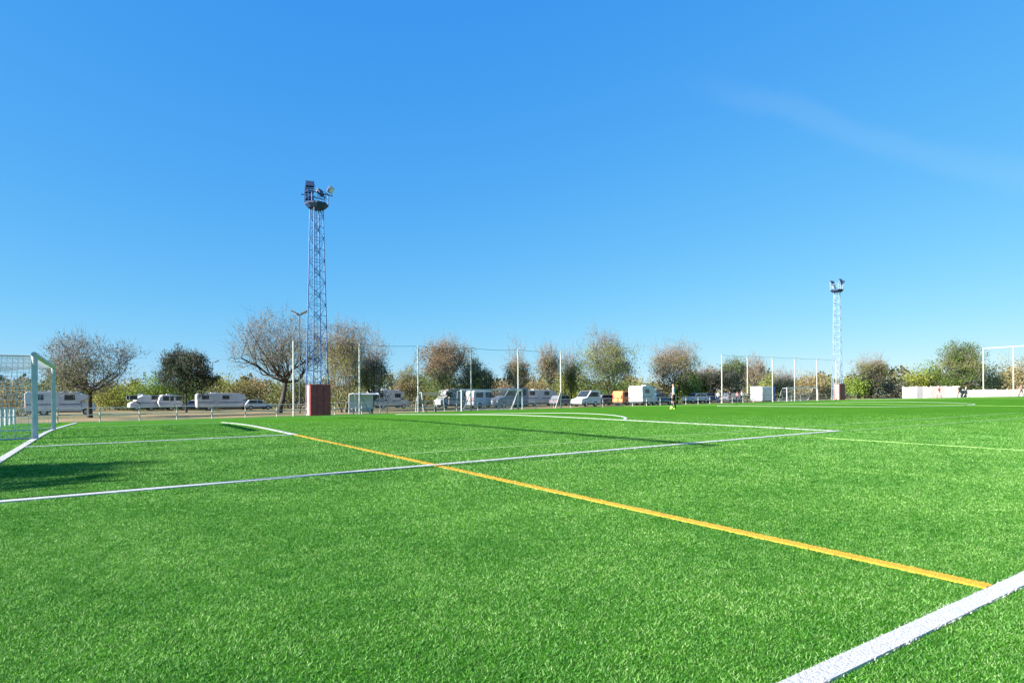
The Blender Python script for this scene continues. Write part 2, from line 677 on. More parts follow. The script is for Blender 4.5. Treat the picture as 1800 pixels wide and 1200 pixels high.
# ------------------------------------------------------------------ common materials
M_GALV = mat('galvanised_steel', (0.36, 0.40, 0.44), (0.26, 0.30, 0.34), 3, 0.45, 0.5)
M_POST = mat('painted_post', (0.44, 0.43, 0.39), (0.34, 0.34, 0.30), 4, 0.5)
M_GOALW = mat('goal_white_paint', (0.52, 0.53, 0.53), (0.43, 0.45, 0.46), 5, 0.35)
M_NET = mat('net_cord', (0.66, 0.68, 0.68), (0.54, 0.57, 0.57), 6, 0.8)
M_DARKNET = mat('dark_net_cord', (0.16, 0.24, 0.24), (0.12, 0.18, 0.18), 6, 0.8)
M_CONC = mat('concrete', (0.42, 0.40, 0.36), (0.32, 0.31, 0.28), 6, 0.9, bump=0.3)
M_DARK = mat('dark_metal', (0.045, 0.055, 0.07), (0.03, 0.035, 0.05), 6, 0.5, 0.3)
M_GLASSD = mat('dark_window_glass', (0.02, 0.025, 0.03), (0.03, 0.04, 0.05), 2, 0.08)
M_TYRE = mat('tyre_rubber', (0.02, 0.02, 0.02), (0.03, 0.03, 0.03), 9, 0.85)
M_RIM = mat('wheel_rim', (0.45, 0.46, 0.48), (0.35, 0.36, 0.38), 9, 0.35, 0.6)
M_LAMPG = mat('lamp_glass', (0.70, 0.72, 0.78), (0.6, 0.63, 0.68), 9, 0.5)
M_REDP = mat('red_padding', (0.40, 0.05, 0.05), (0.25, 0.035, 0.035), 2.5, 0.55, bump=0.2)
M_PINK = mat('sunlit_red_padding', (0.50, 0.30, 0.28), (0.36, 0.18, 0.17), 2.0, 0.6)  # same red padding, with sunlight on its left end painted in as pink


def ground_pt(x, y, dz=0.0):
    return Vector((x, y, float(gz(x, y)) + dz))


# ------------------------------------------------------------------ main goal
def main_goal():
    g = empty('football_goal', ground_pt(0, 0), 0, 'full size white football goal with draped net standing on the goal line', 'football goal')
    z = lambda x, y: float(gz(x, y)) - g.location.z
    H, W, R = 2.47, 3.66, 0.078
    for y in (-W, W):
        MB().tube((0, y, z(0, y) - 0.03), (0, y, z(0, y) + H), R, R, 14).build('post', M_GOALW, g, smooth=False)
    MB().tube((0, -W - R, z(0, -W) + H - 0.0), (0, W + R, z(0, W) + H), R * 0.98, None, 14).build('crossbar', M_GOALW, g)
    DT, DB = 1.7, 2.2
    for y in (-W, W):
        zz = z(0, y)
        MB().path([(-0.02, y, zz + H - 0.04), (-DT, y, zz + H - 0.06), (-DB, y, z(-DB, y) + 0.03)], 0.025, 8).build('stanchion', M_GOALW, g)
    MB().path([(0.0, -W, z(0, -W) + 0.03), (-DB, -W, z(-DB, -W) + 0.03), (-DB, W, z(-DB, W) + 0.03), (0, W, z(0, W) + 0.03)], 0.025, 8).build('ground_frame', M_GOALW, g)
    # net: top sheet, sagging, then back sheet and two side sheets of knotted cord
    net = MB()
    r = 0.0058

    def cord(pts):
        for a, b in zip(pts[:-1], pts[1:]):
            net.tube(a, b, r, r, 3, False)
    ny = 56
    ys = [-W + 2 * W * i / ny for i in range(ny + 1)]

    def top(y, u):
        zz = z(0, y) + H - 0.05
        s = math.sin(math.pi * (y + W) / (2 * W))
        return (-DT * u, y, zz - 0.05 * u - 0.24 * s * u - 0.12 * math.sin(math.pi * u) * s)

    def back(y, u):
        a, b = top(y, 1), (-DB, y, z(-DB, y) + 0.03)
        s = math.sin(math.pi * u)
        return tuple(a[i] + (b[i] - a[i]) * u for i in range(3)) if True else None
    for y in ys:
        cord([top(y, i / 6) for i in range(7)])
        cord([back(y, i / 8) for i in range(9)])
    for j in range(0, 15):
        cord([top(y, j / 14) for y in ys[::4]])
    for j in range(1, 19):
        cord([back(y, j / 19) for y in ys[::4]])
    for y in (-W, W):
        zz = z(0, y)
        for j in range(1, 19):
            h = H * j / 19
            x1 = -(DB + (DT - DB) * h / H)
            cord([(-0.05, y, zz + h), (x1, y, zz + h)])
        for i in range(1, 14):
            u = i / 14
            cord([(-DT * u, y, zz + H - 0.05), (-DB * u, y, zz + 0.03)])
    net.build('net', M_NET, g)
    # the white head cord along the sagging back edge of the net
    hem = MB()
    pts = [top(y, 1) for y in ys[::2]]
    hem.path(pts, 0.014, 5)
    hem.build('net_edge_cord', M_GOALW, g)


main_goal()


# ------------------------------------------------------------------ small goals on the far touchline
def small_goal(x0, x1, y, label, H=2.05):
    c = ground_pt((x0 + x1) / 2, y)
    g = empty('small_football_goal', c, 0, label, 'football goal')
    z = lambda x, yy: float(gz(x, yy)) - c.z
    a, b = x0 - c.x, x1 - c.x
    for x in (a, b):
        MB().tube((x, 0, z(c.x + x, y) - 0.02), (x, 0, z(c.x + x, y) + H), 0.065, None, 8).build('post', M_GOALW, g)
        MB().path([(x, 0.0, z(c.x + x, y) + H - 0.05), (x, 0.75, z(c.x + x, y) + H - 0.08), (x + (0.25 if x < 0 else -0.25), 1.5, z(c.x + x, y) + 0.04)], 0.035, 6).build('stanchion', M_GOALW, g)
    MB().tube((a - 0.06, 0, z(c.x + a, y) + H), (b + 0.06, 0, z(c.x + b, y) + H), 0.063, None, 8).build('crossbar', M_GOALW, g)
    MB().tube((a, 1.5, z(c.x + a, y) + 0.04), (b, 1.5, z(c.x + b, y) + 0.04), 0.035, None, 6).build('ground_frame', M_GOALW, g)
    net = MB()
    n = 40
    for i in range(n + 1):
        x = a + (b - a) * i / n
        zz = z(c.x + x, y)
        for p, q in (((x, 0.05, zz + H), (x, 0.75, zz + H - 0.15)), ((x, 0.75, zz + H - 0.15), (x, 1.5, zz + 0.05))):
            net.tube(p, q, 0.003, None, 3, False)
    for j in range(14):
        u = j / 13
        za, zb = z(c.x + a, y), z(c.x + b, y)
        net.tube((a, 0.75 + 0.75 * u, za + (H - 0.15) * (1 - u) + 0.05), (b, 0.75 + 0.75 * u, zb + (H - 0.15) * (1 - u) + 0.05), 0.003, None, 3, False)
    net.build('net', M_NET, g)
    return g


small_goal(30.2, 37.4, 25.0, 'small white goal on the far touchline in front of the parked white vans')
small_goal(85.2, 93.6, 25.0, 'small white goal on the far touchline beside the red padded tower base')


# ------------------------------------------------------------------ perimeter fence of posts and rails
FY_ = 25.75


def perimeter_fence(pts, label, pm=None, pr=0.045):
    pm = pm or M_POST
    p0 = pts[0]
    base = ground_pt(*p0)
    g = empty('perimeter_fence', base, 0, label, 'fence')
    postm = MB().tube((0, 0, -0.08), (0, 0, 1.02), pr, None, 8).build('post', pm, g)
    first = True
    for x, y in pts:
        q = ground_pt(x, y) - base
        if first:
            postm.location = q
            first = False
            continue
        c = postm.copy()
        COL.objects.link(c)
        c.parent = g
        c.location = q
    k = 6
    for i in range(0, len(pts) - 1, k):
        seg = pts[i:i + k + 1]
        if len(seg) < 2:
            continue
        for h in (1.0, 0.52):
            mb = MB()
            for a, b in zip(seg[:-1], seg[1:]):
                A, B = ground_pt(*a) - base, ground_pt(*b) - base
                mb.tube(A + Vector((0, 0, h)), B + Vector((0, 0, h)), 0.028, None, 6)
            mb.build('rail', pm, g)
    return g


fp = [(-5.9 + 2.4 * i, FY_) for i in range(49)]
perimeter_fence([p for p in fp if p[0] < 109], 'long low cream post and rail fence along the far touchline')
perimeter_fence([(-3.3, FY_ - 1.0 - 2.0 * i) for i in range(8)], 'low white post and rail fence behind the large goal', M_GOALW, 0.075)


# ------------------------------------------------------------------ ball stop nets
def ball_stop(xs, y, H, braces, label, axis='x', pr=0.085):
    c = ground_pt(xs[0], y) if axis == 'x' else ground_pt(y, xs[0])
    g = empty('ball_stop_net', c, 0, label, 'net')
    P = [(ground_pt(x, y) if axis == 'x' else ground_pt(y, x)) - c for x in xs]
    for i, p in enumerate(P):
        po = MB().tube(p + Vector((0, 0, -0.06)), p + Vector((0, 0, H)), pr, pr * 0.82, 8).build('pole', M_POST, g)
        s = braces[i] if braces else 0
        if s:
            e = p + Vector((s, 0.0, 0.0))
            e.z = float(gz(e.x + c.x, e.y + c.y)) - c.z - 0.03
            MB().tube(p + Vector((0, 0, 1.95)), e, 0.06, None, 6).build('brace', M_POST, g)
    cab = MB()
    for a, b in zip(P[:-1], P[1:]):
        n = 6
        pts = [a + (b - a) * (k / n) + Vector((0, 0, H - 0.03 - 0.12 * math.sin(math.pi * k / n))) for k in range(n + 1)]
        cab.path(pts, 0.022, 4)
    cab.build('cable', M_DARKNET, g)
    net = MB()
    for a, b in zip(P[:-1], P[1:]):
        L = (b - a).length
        n = int(L / 0.24)
        for k in range(1, n):
            q = a + (b - a) * (k / n)
            net.tube(q + Vector((0, 0, 0.1)), q + Vector((0, 0, H - 0.05 - 0.12 * math.sin(math.pi * k / n))), 0.002, None, 3, False)
        for j in range(1, int(H / 0.24)):
            net.tube(a + Vector((0, 0, j * 0.24)), b + Vector((0, 0, j * 0.24)), 0.002, None, 3, False)
    net.build('netting', M_DARKNET, g)
    return g


cx_ = lambda px, Y: col_at_y(px, Y).x
xs1 = [cx_(p, 26.4) for p in (516, 632, 735, 828, 911, 986)]
ball_stop(xs1, 26.4, 6.35, (0, 1.0, 0.9, -0.95, -0.95, -0.8), 'tall ball stop net on slim poles starting at the red padded tower base')
xs2 = [cx_(p, 26.4) for p in (1269, 1314, 1358, 1397, 1436, 1470)]
ball_stop(xs2, 26.4, 6.7, None, 'tall ball stop net on slim poles behind the white and blue container')
ball_stop([6.2, 2.9, -0.6, -4.1], 101.5, 6.7, None, 'tall white framed ball stop net beside the long white wall', axis='y')
# the tall net behind the near goal, beyond the left edge of the view; its top tube throws the long dark line on the turf
ball_stop([-15.8, -10.4, -5.0, 0.4, 5.8, 11.0], -4.3, 7.3, None, 'tall ball stop net on slim poles behind the full size goal', axis='y', pr=0.05)
_g = [o for o in COL.objects if o.name.startswith('ball_stop_net')][-1]
_a, _b = ground_pt(-4.3, -15.8) - _g.location, ground_pt(-4.3, 11.0) - _g.location
MB().tube(_a + Vector((0, 0, 7.33)), _b + Vector((0, 0, 7.33)), 0.075, None, 8).build('top_rail', M_POST, _g)
# a white top rail ties the poles of the end net
_g = [o for o in COL.objects if o.name.startswith('ball_stop_net')][-2]
_a, _b = ground_pt(101.5, 6.2) - _g.location, ground_pt(101.5, -4.1) - _g.location
MB().tube(_a + Vector((0, 0, 6.68)), _b + Vector((0, 0, 6.68)), 0.07, None, 8).build('top_rail', M_GOALW, _g)


# ------------------------------------------------------------------ floodlight towers
M_TOWER = mat('tower_steel', (0.05, 0.13, 0.30), (0.035, 0.09, 0.22), 2, 0.5, 0.2)


M_NAVY = mat('navy_paint', (0.018, 0.045, 0.12), (0.012, 0.03, 0.09), 4, 0.6)


def floodlight(parent, loc, rz, tilt, M_TOWER):
    """a rectangular flood lamp: housing with cooling ribs and a glass front, on a yoke"""
    h = MB().box(-0.42, 0.42, -0.16, 0.14, -0.32, 0.32).build('floodlight', M_NAVY, parent, bevel=0.03)
    h.scale = (0.84, 0.84, 0.84)
    h.location = loc
    h.rotation_euler = (tilt, 0, rz)
    MB().box(-0.37, 0.37, -0.185, -0.165, -0.27, 0.27).build('lamp_glass', M_LAMPG, h)
    y = MB()
    y.box(-0.47, -0.44, -0.03, 0.03, -0.55, 0.05)
    y.box(0.44, 0.47, -0.03, 0.03, -0.55, 0.05)
    y.box(-0.47, 0.47, -0.04, 0.04, -0.58, -0.55)
    y.build('yoke', M_TOWER, h)
    return h


def tower(label, M_TOWER):
    g = empty('floodlight_tower', (0, 0, 0), 0, label, 'floodlight tower')
    H, b0, b1 = 18.3, 0.72, 0.40
    hw = lambda z: b0 + (b1 - b0) * z / H
    for sx in (-1, 1):
        for sy in (-1, 1):
            MB().tube((sx * b0, sy * b0, -0.1), (sx * b1, sy * b1, H), 0.06, 0.045, 6).build('leg', M_TOWER, g)
    lat = MB()
    n = 19
    for i in range(n):
        z0, z1 = H * i / n, H * (i + 1) / n
        h0, h1 = hw(z0), hw(z1)
        for k, (ax, ay, bx, by) in enumerate(((-1, -1, 1, -1), (1, -1, 1, 1), (1, 1, -1, 1), (-1, 1, -1, -1))):
            lat.tube((ax * h1, ay * h1, z1), (bx * h1, by * h1, z1), 0.022, None, 4, False)
            if (i + k) % 2:
                lat.tube((ax * h0, ay * h0, z0), (bx * h1, by * h1, z1), 0.026, None, 4, False)
            else:
                lat.tube((bx * h0, by * h0, z0), (ax * h1, ay * h1, z1), 0.026, None, 4, False)
    lat.build('lattice_bracing', M_TOWER, g)
    lad = MB()
    for s in (-0.2, 0.2):
        lad.tube((b0 * 0.2 + s * 0.9, 0.62, 0.2), (s * 0.9, 0.40, H), 0.02, None, 4)
    for i in range(58):
        z = 0.4 + i * 0.31
        yy = 0.62 - 0.22 * z / H
        lad.tube((-0.2 + 0.14 * (1 - z / H), yy, z), (0.2 + 0.14 * (1 - z / H), yy, z), 0.012, None, 3)
    lad.build('ladder', M_TOWER, g)
    # octagonal platform
    pl = MB()
    R = 1.0
    oct_ = [(R * math.cos(math.pi / 8 + i * math.pi / 4), R * math.sin(math.pi / 8 + i * math.pi / 4)) for i in range(8)]
    vs = [(x * 0.72, y * 0.72, H - 0.28) for x, y in oct_] + [(x, y, H) for x, y in oct_] + [(x, y, H + 0.14) for x, y in oct_]
    fs = [tuple(range(7, -1, -1)), tuple(range(16, 24))]
    for i in range(8):
        j = (i + 1) % 8
        fs += [(i, j, j + 8, i + 8), (i + 8, j + 8, j + 16, i + 16)]
    pl.add(vs, fs)
    plat = pl.build('platform', M_NAVY, g)
    rl = MB()
    for i in range(8):
        j = (i + 1) % 8
        A, B = Vector((*oct_[i], 0)), Vector((*oct_[j], 0))
        rl.tube(A + Vector((0, 0, H + .1)), A + Vector((0, 0, H + 1.05)), 0.022, None, 4)
        for zz in (0.55, 1.05):
            rl.tube(A + Vector((0, 0, H + zz)), B + Vector((0, 0, H + zz)), 0.018, None, 4)
    rl.build('railing', M_TOWER, plat)
    bar = MB()
    bar.tube((-1.15, -0.7, H + 0.92), (1.15, -0.7, H + 0.92), 0.045, None, 6)
    bar.tube((-0.75, -0.7, H + 0.1), (-0.75, -0.7, H + 0.92), 0.04, None, 6)
    bar.tube((0.75, -0.7, H + 0.1), (0.75, -0.7, H + 0.92), 0.04, None, 6)
    bar.tube((-1.1, 0.7, H + 0.92), (1.1, 0.7, H + 0.92), 0.045, None, 6)
    bar.tube((-0.75, 0.7, H + 0.1), (-0.75, 0.7, H + 0.92), 0.04, None, 6)
    bar.tube((0.75, 0.7, H + 0.1), (0.75, 0.7, H + 0.92), 0.04, None, 6)
    bar.build('lamp_crossarm', M_TOWER, g)
    floodlight(g, (-0.95, -0.72, H + 1.45), math.radians(155), math.radians(26), M_TOWER)
    floodlight(g, (-0.35, 0.72, H + 1.4), math.radians(160), math.radians(25), M_TOWER)
    floodlight(g, (0.95, -0.70, H + 1.42), math.radians(38), math.radians(30), M_TOWER)
    floodlight(g, (0.72, 0.72, H + 1.5), math.radians(-150), math.radians(28), M_TOWER)
    floodlight(g, (-0.5, 0.35, H + 0.62), math.radians(170), math.radians(25), M_TOWER)
    return g


t1_ = tower('blue grey lattice floodlight tower standing behind the tall bare vase shaped tree', M_TOWER)
t1_.location = ground_pt(cx_(558, 26.9), 26.95)
t1_.rotation_euler = (0, 0, math.radians(10))
t2_ = tower('slim pale lattice floodlight tower rising at the end of the far ball stop net', mat('pale_tower_steel', (0.24, 0.31, 0.42), (0.19, 0.26, 0.36), 2, 0.5, 0.2))
t2_.location = ground_pt(cx_(1470, 27.0) + 0.3, 27.0)
t2_.rotation_euler = (0, 0, math.radians(18))
for o in (t1_, t2_):
    o['group'] = 'lattice floodlight towers along the far touchline'


def tower_pad(x, y, label):
    """a red padded box protecting the tower foot: upholstered panels around a frame, with a lid"""
    g = empty('padded_enclosure', ground_pt(x, y), 0, label, 'padding', 'red padded boxes at the tower feet')
    w, d, H = 1.66, 0.85, 2.55
    MB().box(-w / 2 + .05, w / 2 - .05, -d / 2 + .05, d / 2 - .05, -0.05, H - 0.05).build('frame', M_DARK, g)
    n = 3
    for i in range(n):
        x0, x1 = -w / 2 + w * i / n, -w / 2 + w * (i + 1) / n
        MB().box(x0 + 0.008, x1 - 0.008, -d / 2 - 0.03, -d / 2 + 0.05, 0.02, H).build('pad_panel', M_REDP, g, bevel=0.025)
        MB().box(x0 + 0.008, x1 - 0.008, d / 2 - 0.05, d / 2 + 0.03, 0.02, H).build('pad_panel', M_REDP, g, bevel=0.025)
    for s in (-1, 1):
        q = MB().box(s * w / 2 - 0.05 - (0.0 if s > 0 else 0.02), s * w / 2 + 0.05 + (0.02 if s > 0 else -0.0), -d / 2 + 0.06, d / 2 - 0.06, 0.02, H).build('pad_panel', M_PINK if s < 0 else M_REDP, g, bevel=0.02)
    MB().box(-w / 2 - 0.04, w / 2 + 0.04, -d / 2 - 0.05, d / 2 + 0.05, H + 0.003, H + 0.06).build('lid', M_REDP, g, bevel=0.015)
    return g


tower_pad(cx_(559, 25.4), 25.15, 'tall red padded box with sunlit pale end at the foot of the nearer floodlight tower')
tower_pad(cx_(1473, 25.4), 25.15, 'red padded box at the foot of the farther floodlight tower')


# ------------------------------------------------------------------ street lamps
def street_lamp(pos, H, label, arm=0.9, rz=0.0):
    g = empty('street_lamp', pos, rz, label, 'street lamp')
    MB().tube((0, 0, -0.05), (0, 0, H), 0.09, 0.05, 8).build('pole', M_DARK, g)
    MB().path([(-arm, 0, H + 0.12), (-arm * .4, 0, H - 0.08), (arm * .4, 0, H - 0.08), (arm, 0, H + 0.12)], 0.045, 6).build('arm', M_DARK, g)
    for s in (-1, 1):
        h = MB().box(-0.42, 0.42, -0.19, 0.19, -0.08, 0.08).build('lamp_head', M_DARK, g, bevel=0.03)
        h.location = (s * (arm + 0.1), 0, H + 0.2)
        h.rotation_euler = (0, -s * math.radians(24), 0)
        MB().box(-0.3, 0.3, -0.14, 0.14, -0.1, -0.082).build('lamp_glass', M_LAMPG, h)
    return g


VRZ = math.atan2(VR0.y, VR0.x)
street_lamp(pix(527, 64), 10.5, 'dark twin headed street lamp between the crooked bare tree and the lattice tower', 0.42, VRZ)
street_lamp(pix(374, 125), 9.2, 'distant twin headed street lamp rising behind the parked caravans', 0.8, VRZ)
# ------------------------------------------------------------------ vehicles
M_VANW = mat('white_bodywork', (0.58, 0.58, 0.58), (0.48, 0.48, 0.49), 1.5, 0.3)
M_CARAV = mat('caravan_shell', (0.62, 0.60, 0.60), (0.50, 0.49, 0.50), 1.2, 0.35)
M_GREYV = mat('grey_bodywork', (0.20, 0.21, 0.24), (0.16, 0.17, 0.2), 1.5, 0.3, 0.2)
M_BLUEV = mat('blue_bodywork', (0.05, 0.13, 0.24), (0.04, 0.10, 0.2), 1.5, 0.3, 0.2)
M_ORANGE = mat('orange_tarp', (0.62, 0.25, 0.09), (0.50, 0.20, 0.07), 1.5, 0.6)
M_LIGHT = mat('headlight_lens', (0.7, 0.72, 0.74), (0.6, 0.62, 0.64), 9, 0.1)
M_RED = mat('tail_lens', (0.4, 0.02, 0.02), (0.3, 0.02, 0.02), 9, 0.2)
M_STRIPE = mat('side_stripe', (0.12, 0.16, 0.26), (0.1, 0.12, 0.2), 3, 0.4)


def wheel(g, x, y, r=0.34, w=0.2):
    t = MB().tube((x, y - w / 2, r), (x, y + w / 2, r), r, None, 18).build('tyre', M_TYRE, g)
    rm = MB().tube((x, y - w / 2 - 0.012, r), (x, y + w / 2 + 0.012, r), r * 0.6, None, 14).build('rim', M_RIM, t)
    return t


def pane(g, x0, x1, y, z0, z1, name='window'):
    s = -1 if y < 0 else 1
    w = MB().box(x0, x1, min(y, y + s * 0.02), max(y, y + s * 0.02), z0, z1).build(name, M_GLASSD, g)
    fr = MB()
    e = 0.035
    for a in ((x0 - e, x1 + e, z0 - e, z0), (x0 - e, x1 + e, z1, z1 + e), (x0 - e, x0, z0, z1), (x1, x1 + e, z0, z1)):
        fr.box(a[0], a[1], min(y, y + s * 0.03), max(y, y + s * 0.03), a[2], a[3])
    fr.build('window_frame', M_CARAV, w)
    return w


def motorhome(pos, rz, label, L=6.6, H=2.9, body=None, coach=True, group='vehicles parked beyond the far fence'):
    body = body or M_CARAV
    g = empty('motorhome', pos, rz, label, 'motorhome', group)
    hl, w = L / 2, 1.1
    # side profile: cab nose to the right (+x), overcab bulge
    prof = [(-hl, 0.45), (-hl - 0.05, H - 0.25), (-hl + 0.2, H), (hl - 1.5, H), (hl - 0.75, H - 0.35), (hl - 0.62, H - 0.8), (hl - 1.25, H - 1.0),
            (hl - 1.15, 0.4)]
    MB().prism(prof, -w, w).build('coach_body', body, g, bevel=0.05)
    cab = [(hl - 1.2, 0.38), (hl - 1.2, H - 0.98), (hl - 0.95, H - 1.0), (hl - 0.35, 1.25), (hl + 0.02, 1.02), (hl + 0.05, 0.42)]
    c = MB().prism(cab, -w + 0.12, w - 0.12).build('cab', M_VANW, g, bevel=0.04)
    MB().add([(hl - 0.93, -w + 0.25, H - 1.08), (hl - 0.93, w - 0.25, H - 1.08), (hl - 0.36, w - 0.25, 1.31), (hl - 0.36, -w + 0.25, 1.31)], [(0, 1, 2, 3)]).build('windscreen', M_GLASSD, c)
    for s in (-1, 1):
        y = s * (w - 0.12)
        MB().prism([(hl - 1.15, 1.3), (hl - 1.15, H - 1.1), (hl - 0.98, H - 1.12), (hl - 0.52, 1.3)], min(y, y + s * .015), max(y, y + s * .015)).build('cab_window', M_GLASSD, c)
        MB().box(hl + 0.0, hl + 0.07, s * 0.78 - 0.12, s * 0.78 + 0.12, 0.72, 0.92).build('headlight', M_LIGHT, c)
        MB().box(-hl - 0.06, -hl + 0.02, s * 0.9 - 0.06, s * 0.9 + 0.06, 0.75, 1.05).build('tail_light', M_RED, g)
        wheel(g, hl - 0.75, s * (w - 0.22))
        wheel(g, -hl + 1.5, s * (w - 0.16))
        MB().box(-hl + 0.05, hl - 1.25, s * (w + 0.003) - 0.004, s * (w + 0.003) + 0.004, 1.05, 1.17).build('side_stripe', M_STRIPE, g)
        pane(g, -hl + 0.6, -hl + 1.5, s * w, 1.55, 2.1)
        pane(g, -hl + 3.2, -hl + 4.1, s * w, 1.55, 2.1)
    d = MB().box(-hl + 2.1, -hl + 2.75, -w - 0.025, -w + 0.01, 0.55, 2.35).build('door', M_VANW, g)
    MB().box(-hl + 2.15, -hl + 2.22, -w - 0.05, -w - 0.02, 1.3, 1.42).build('handle', M_DARK, d)
    MB().box(-hl + 1.8, -hl + 2.5, -0.35, 0.35, H + 0.0, H + 0.12).build('roof_hatch', M_VANW, g, bevel=0.03)
    MB().box(-hl + 0.1, hl - 1.2, -w + 0.08, w - 0.08, 0.28, 0.46).build('chassis', M_DARK, g)
    return g


def caravan(pos, rz, label, L=5.6, H=2.6, group='vehicles parked beyond the far fence'):
    g = empty('caravan', pos, rz, label, 'caravan', group)
    hl, w = L / 2, 1.1
    prof = [(-hl + 0.15, 0.45), (-hl - 0.08, 1.1), (-hl + 0.12, H - 0.35), (-hl + 0.5, H), (hl - 0.5, H), (hl - 0.12, H - 0.35), (hl + 0.08, 1.1), (hl - 0.15, 0.45)]
    MB().prism(prof, -w, w).build('body', M_CARAV, g, bevel=0.06)
    for s in (-1, 1):
        pane(g, -hl + 0.5, -hl + 1.7, s * w, 1.4, 2.0)
        pane(g, -hl + 2.1, -hl + 2.9, s * w, 1.4, 2.0)
        wheel(g, 0.1, s * (w - 0.14), 0.32)
        MB().box(-hl + 0.1, hl - 0.1, s * (w + 0.003) - 0.004, s * (w + 0.003) + 0.004, 0.95, 1.03).build('side_stripe', M_STRIPE, g)
    d = MB().box(hl - 1.6, hl - 0.95, -w - 0.025, -w + 0.01, 0.5, 2.2).build('door', M_VANW, g)
    MB().box(hl - 1.5, hl - 1.05, -w - 0.035, -w - 0.02, 1.35, 2.0).build('door_window', M_GLASSD, d)
    MB().path([(-hl + .3, -0.5, 0.45), (-hl - 1.1, 0, 0.45), (-hl + .3, 0.5, 0.45)], 0.04, 5).build('drawbar', M_DARK, g)
    MB().tube((-hl - 1.0, 0, 0.0), (-hl - 1.0, 0, 0.5), 0.03, None, 5).build('jockey_wheel', M_DARK, g)
    MB().box(-0.35, 0.35, -0.35, 0.35, H, H + 0.1).build('roof_hatch', M_VANW, g, bevel=0.03)
    MB().box(-hl + 0.2, hl - 0.2, -w + 0.1, w - 0.1, 0.3, 0.47).build('chassis', M_DARK, g)
    return g


def van(pos, rz, label, body, L=5.2, H=2.3, name='van', cat='van', group='vehicles parked beyond the far fence'):
    g = empty(name, pos, rz, label, cat, group)
    hl, w = L / 2, 0.95
    prof = [(-hl, 0.35), (-hl, H - 0.25), (-hl + 0.15, H), (hl - 1.7, H), (hl - 0.95, H * 0.58), (hl - 0.15, H * 0.47), (hl, H * 0.40), (hl, 0.35)]
    b = MB().prism(prof, -w, w).build('body', body, g, bevel=0.06)
    MB().add([(hl - 1.66, -w + 0.14, H - 0.05), (hl - 1.66, w - 0.14, H - 0.05), (hl - 0.96, w - 0.14, H * 0.60), (hl - 0.96, -w + 0.14, H * 0.60)], [(0, 1, 2, 3)]).build('windscreen', M_GLASSD, g, loc=(0.03, 0, 0.03))
    for s in (-1, 1):
        y = s * w
        MB().prism([(hl - 2.5, H * .62), (hl - 2.5, H - 0.2), (hl - 1.72, H - 0.2), (hl - 1.12, H * .62)], min(y, y + s * .012), max(y, y + s * .012)).build('side_window', M_GLASSD, g)
        MB().prism([(-hl + 0.4, H * .62), (-hl + 0.4, H - 0.2), (-hl + 1.5, H - 0.2), (-hl + 1.5, H * .62)], min(y, y + s * .012), max(y, y + s * .012)).build('side_window', M_GLASSD, g)
        wheel(g, hl - 0.85, s * (w - 0.08), 0.33)
        wheel(g, -hl + 0.95, s * (w - 0.08), 0.33)
        MB().box(hl - 0.05, hl + 0.03, s * 0.68 - 0.14, s * 0.68 + 0.14, 0.72, 0.9).build('headlight', M_LIGHT, g)
        MB().box(-hl - 0.03, -hl + 0.04, s * 0.82 - 0.08, s * 0.82 + 0.08, 0.85, 1.35).build('tail_light', M_RED, g)
    MB().box(-hl + 0.1, hl - 0.1, -w + 0.1, w - 0.1, 0.22, 0.38).build('chassis', M_DARK, g)
    return g


def car(pos, rz, label, body, L=4.2, H=1.48, group='vehicles parked beyond the far fence'):
    g = empty('parked_car', pos, rz, label, 'car', group)
    hl, w = L / 2, 0.87
    low = [(-hl, 0.38), (-hl + 0.05, 0.88), (hl - 1.2, 0.92), (hl - 0.1, 0.74), (hl, 0.4)]
    MB().prism(low, -w, w).build('body', body, g, bevel=0.06)
    top = [(-hl + 0.12, 0.86), (-hl + 0.55, H - 0.04), (-0.2, H), (0.45, H - 0.1), (hl - 1.15, 0.88)]
    t = MB().prism(top, -w + 0.1, w - 0.1).build('cabin', body, g, bevel=0.05)
    for s in (-1, 1):
        y = s * (w - 0.1)
        for a in ([(-hl + 0.45, 0.95), (-hl + 0.7, H - 0.12), (-0.35, H - 0.09), (-0.35, 0.95)], [(-0.25, 0.95), (-0.25, H - 0.1), (0.35, H - 0.17), (hl - 1.35, 0.95)]):
            MB().prism(a, min(y, y + s * .012), max(y, y + s * .012)).build('side_window', M_GLASSD, t)
        wheel(g, hl - 0.75, s * (w - 0.07), 0.31)
        wheel(g, -hl + 0.75, s * (w - 0.07), 0.31)
        MB().box(hl - 0.12, hl + 0.0, s * 0.62 - 0.16, s * 0.62 + 0.16, 0.6, 0.72).build('headlight', M_LIGHT, g)
        MB().box(-hl + 0.0, -hl + 0.08, s * 0.66 - 0.12, s * 0.66 + 0.12, 0.65, 0.8).build('tail_light', M_RED, g)
    MB().add([(0.47, -w + 0.2, H - 0.13), (0.47, w - 0.2, H - 0.13), (hl - 1.17, w - 0.2, 0.93), (hl - 1.17, -w + 0.2, 0.93)], [(0, 1, 2, 3)]).build('windscreen', M_GLASSD, t, loc=(0.02, 0, 0.02))
    MB().box(-hl + 0.1, hl - 0.1, -w + 0.08, w - 0.08, 0.2, 0.4).build('chassis', M_DARK, g)
    return g


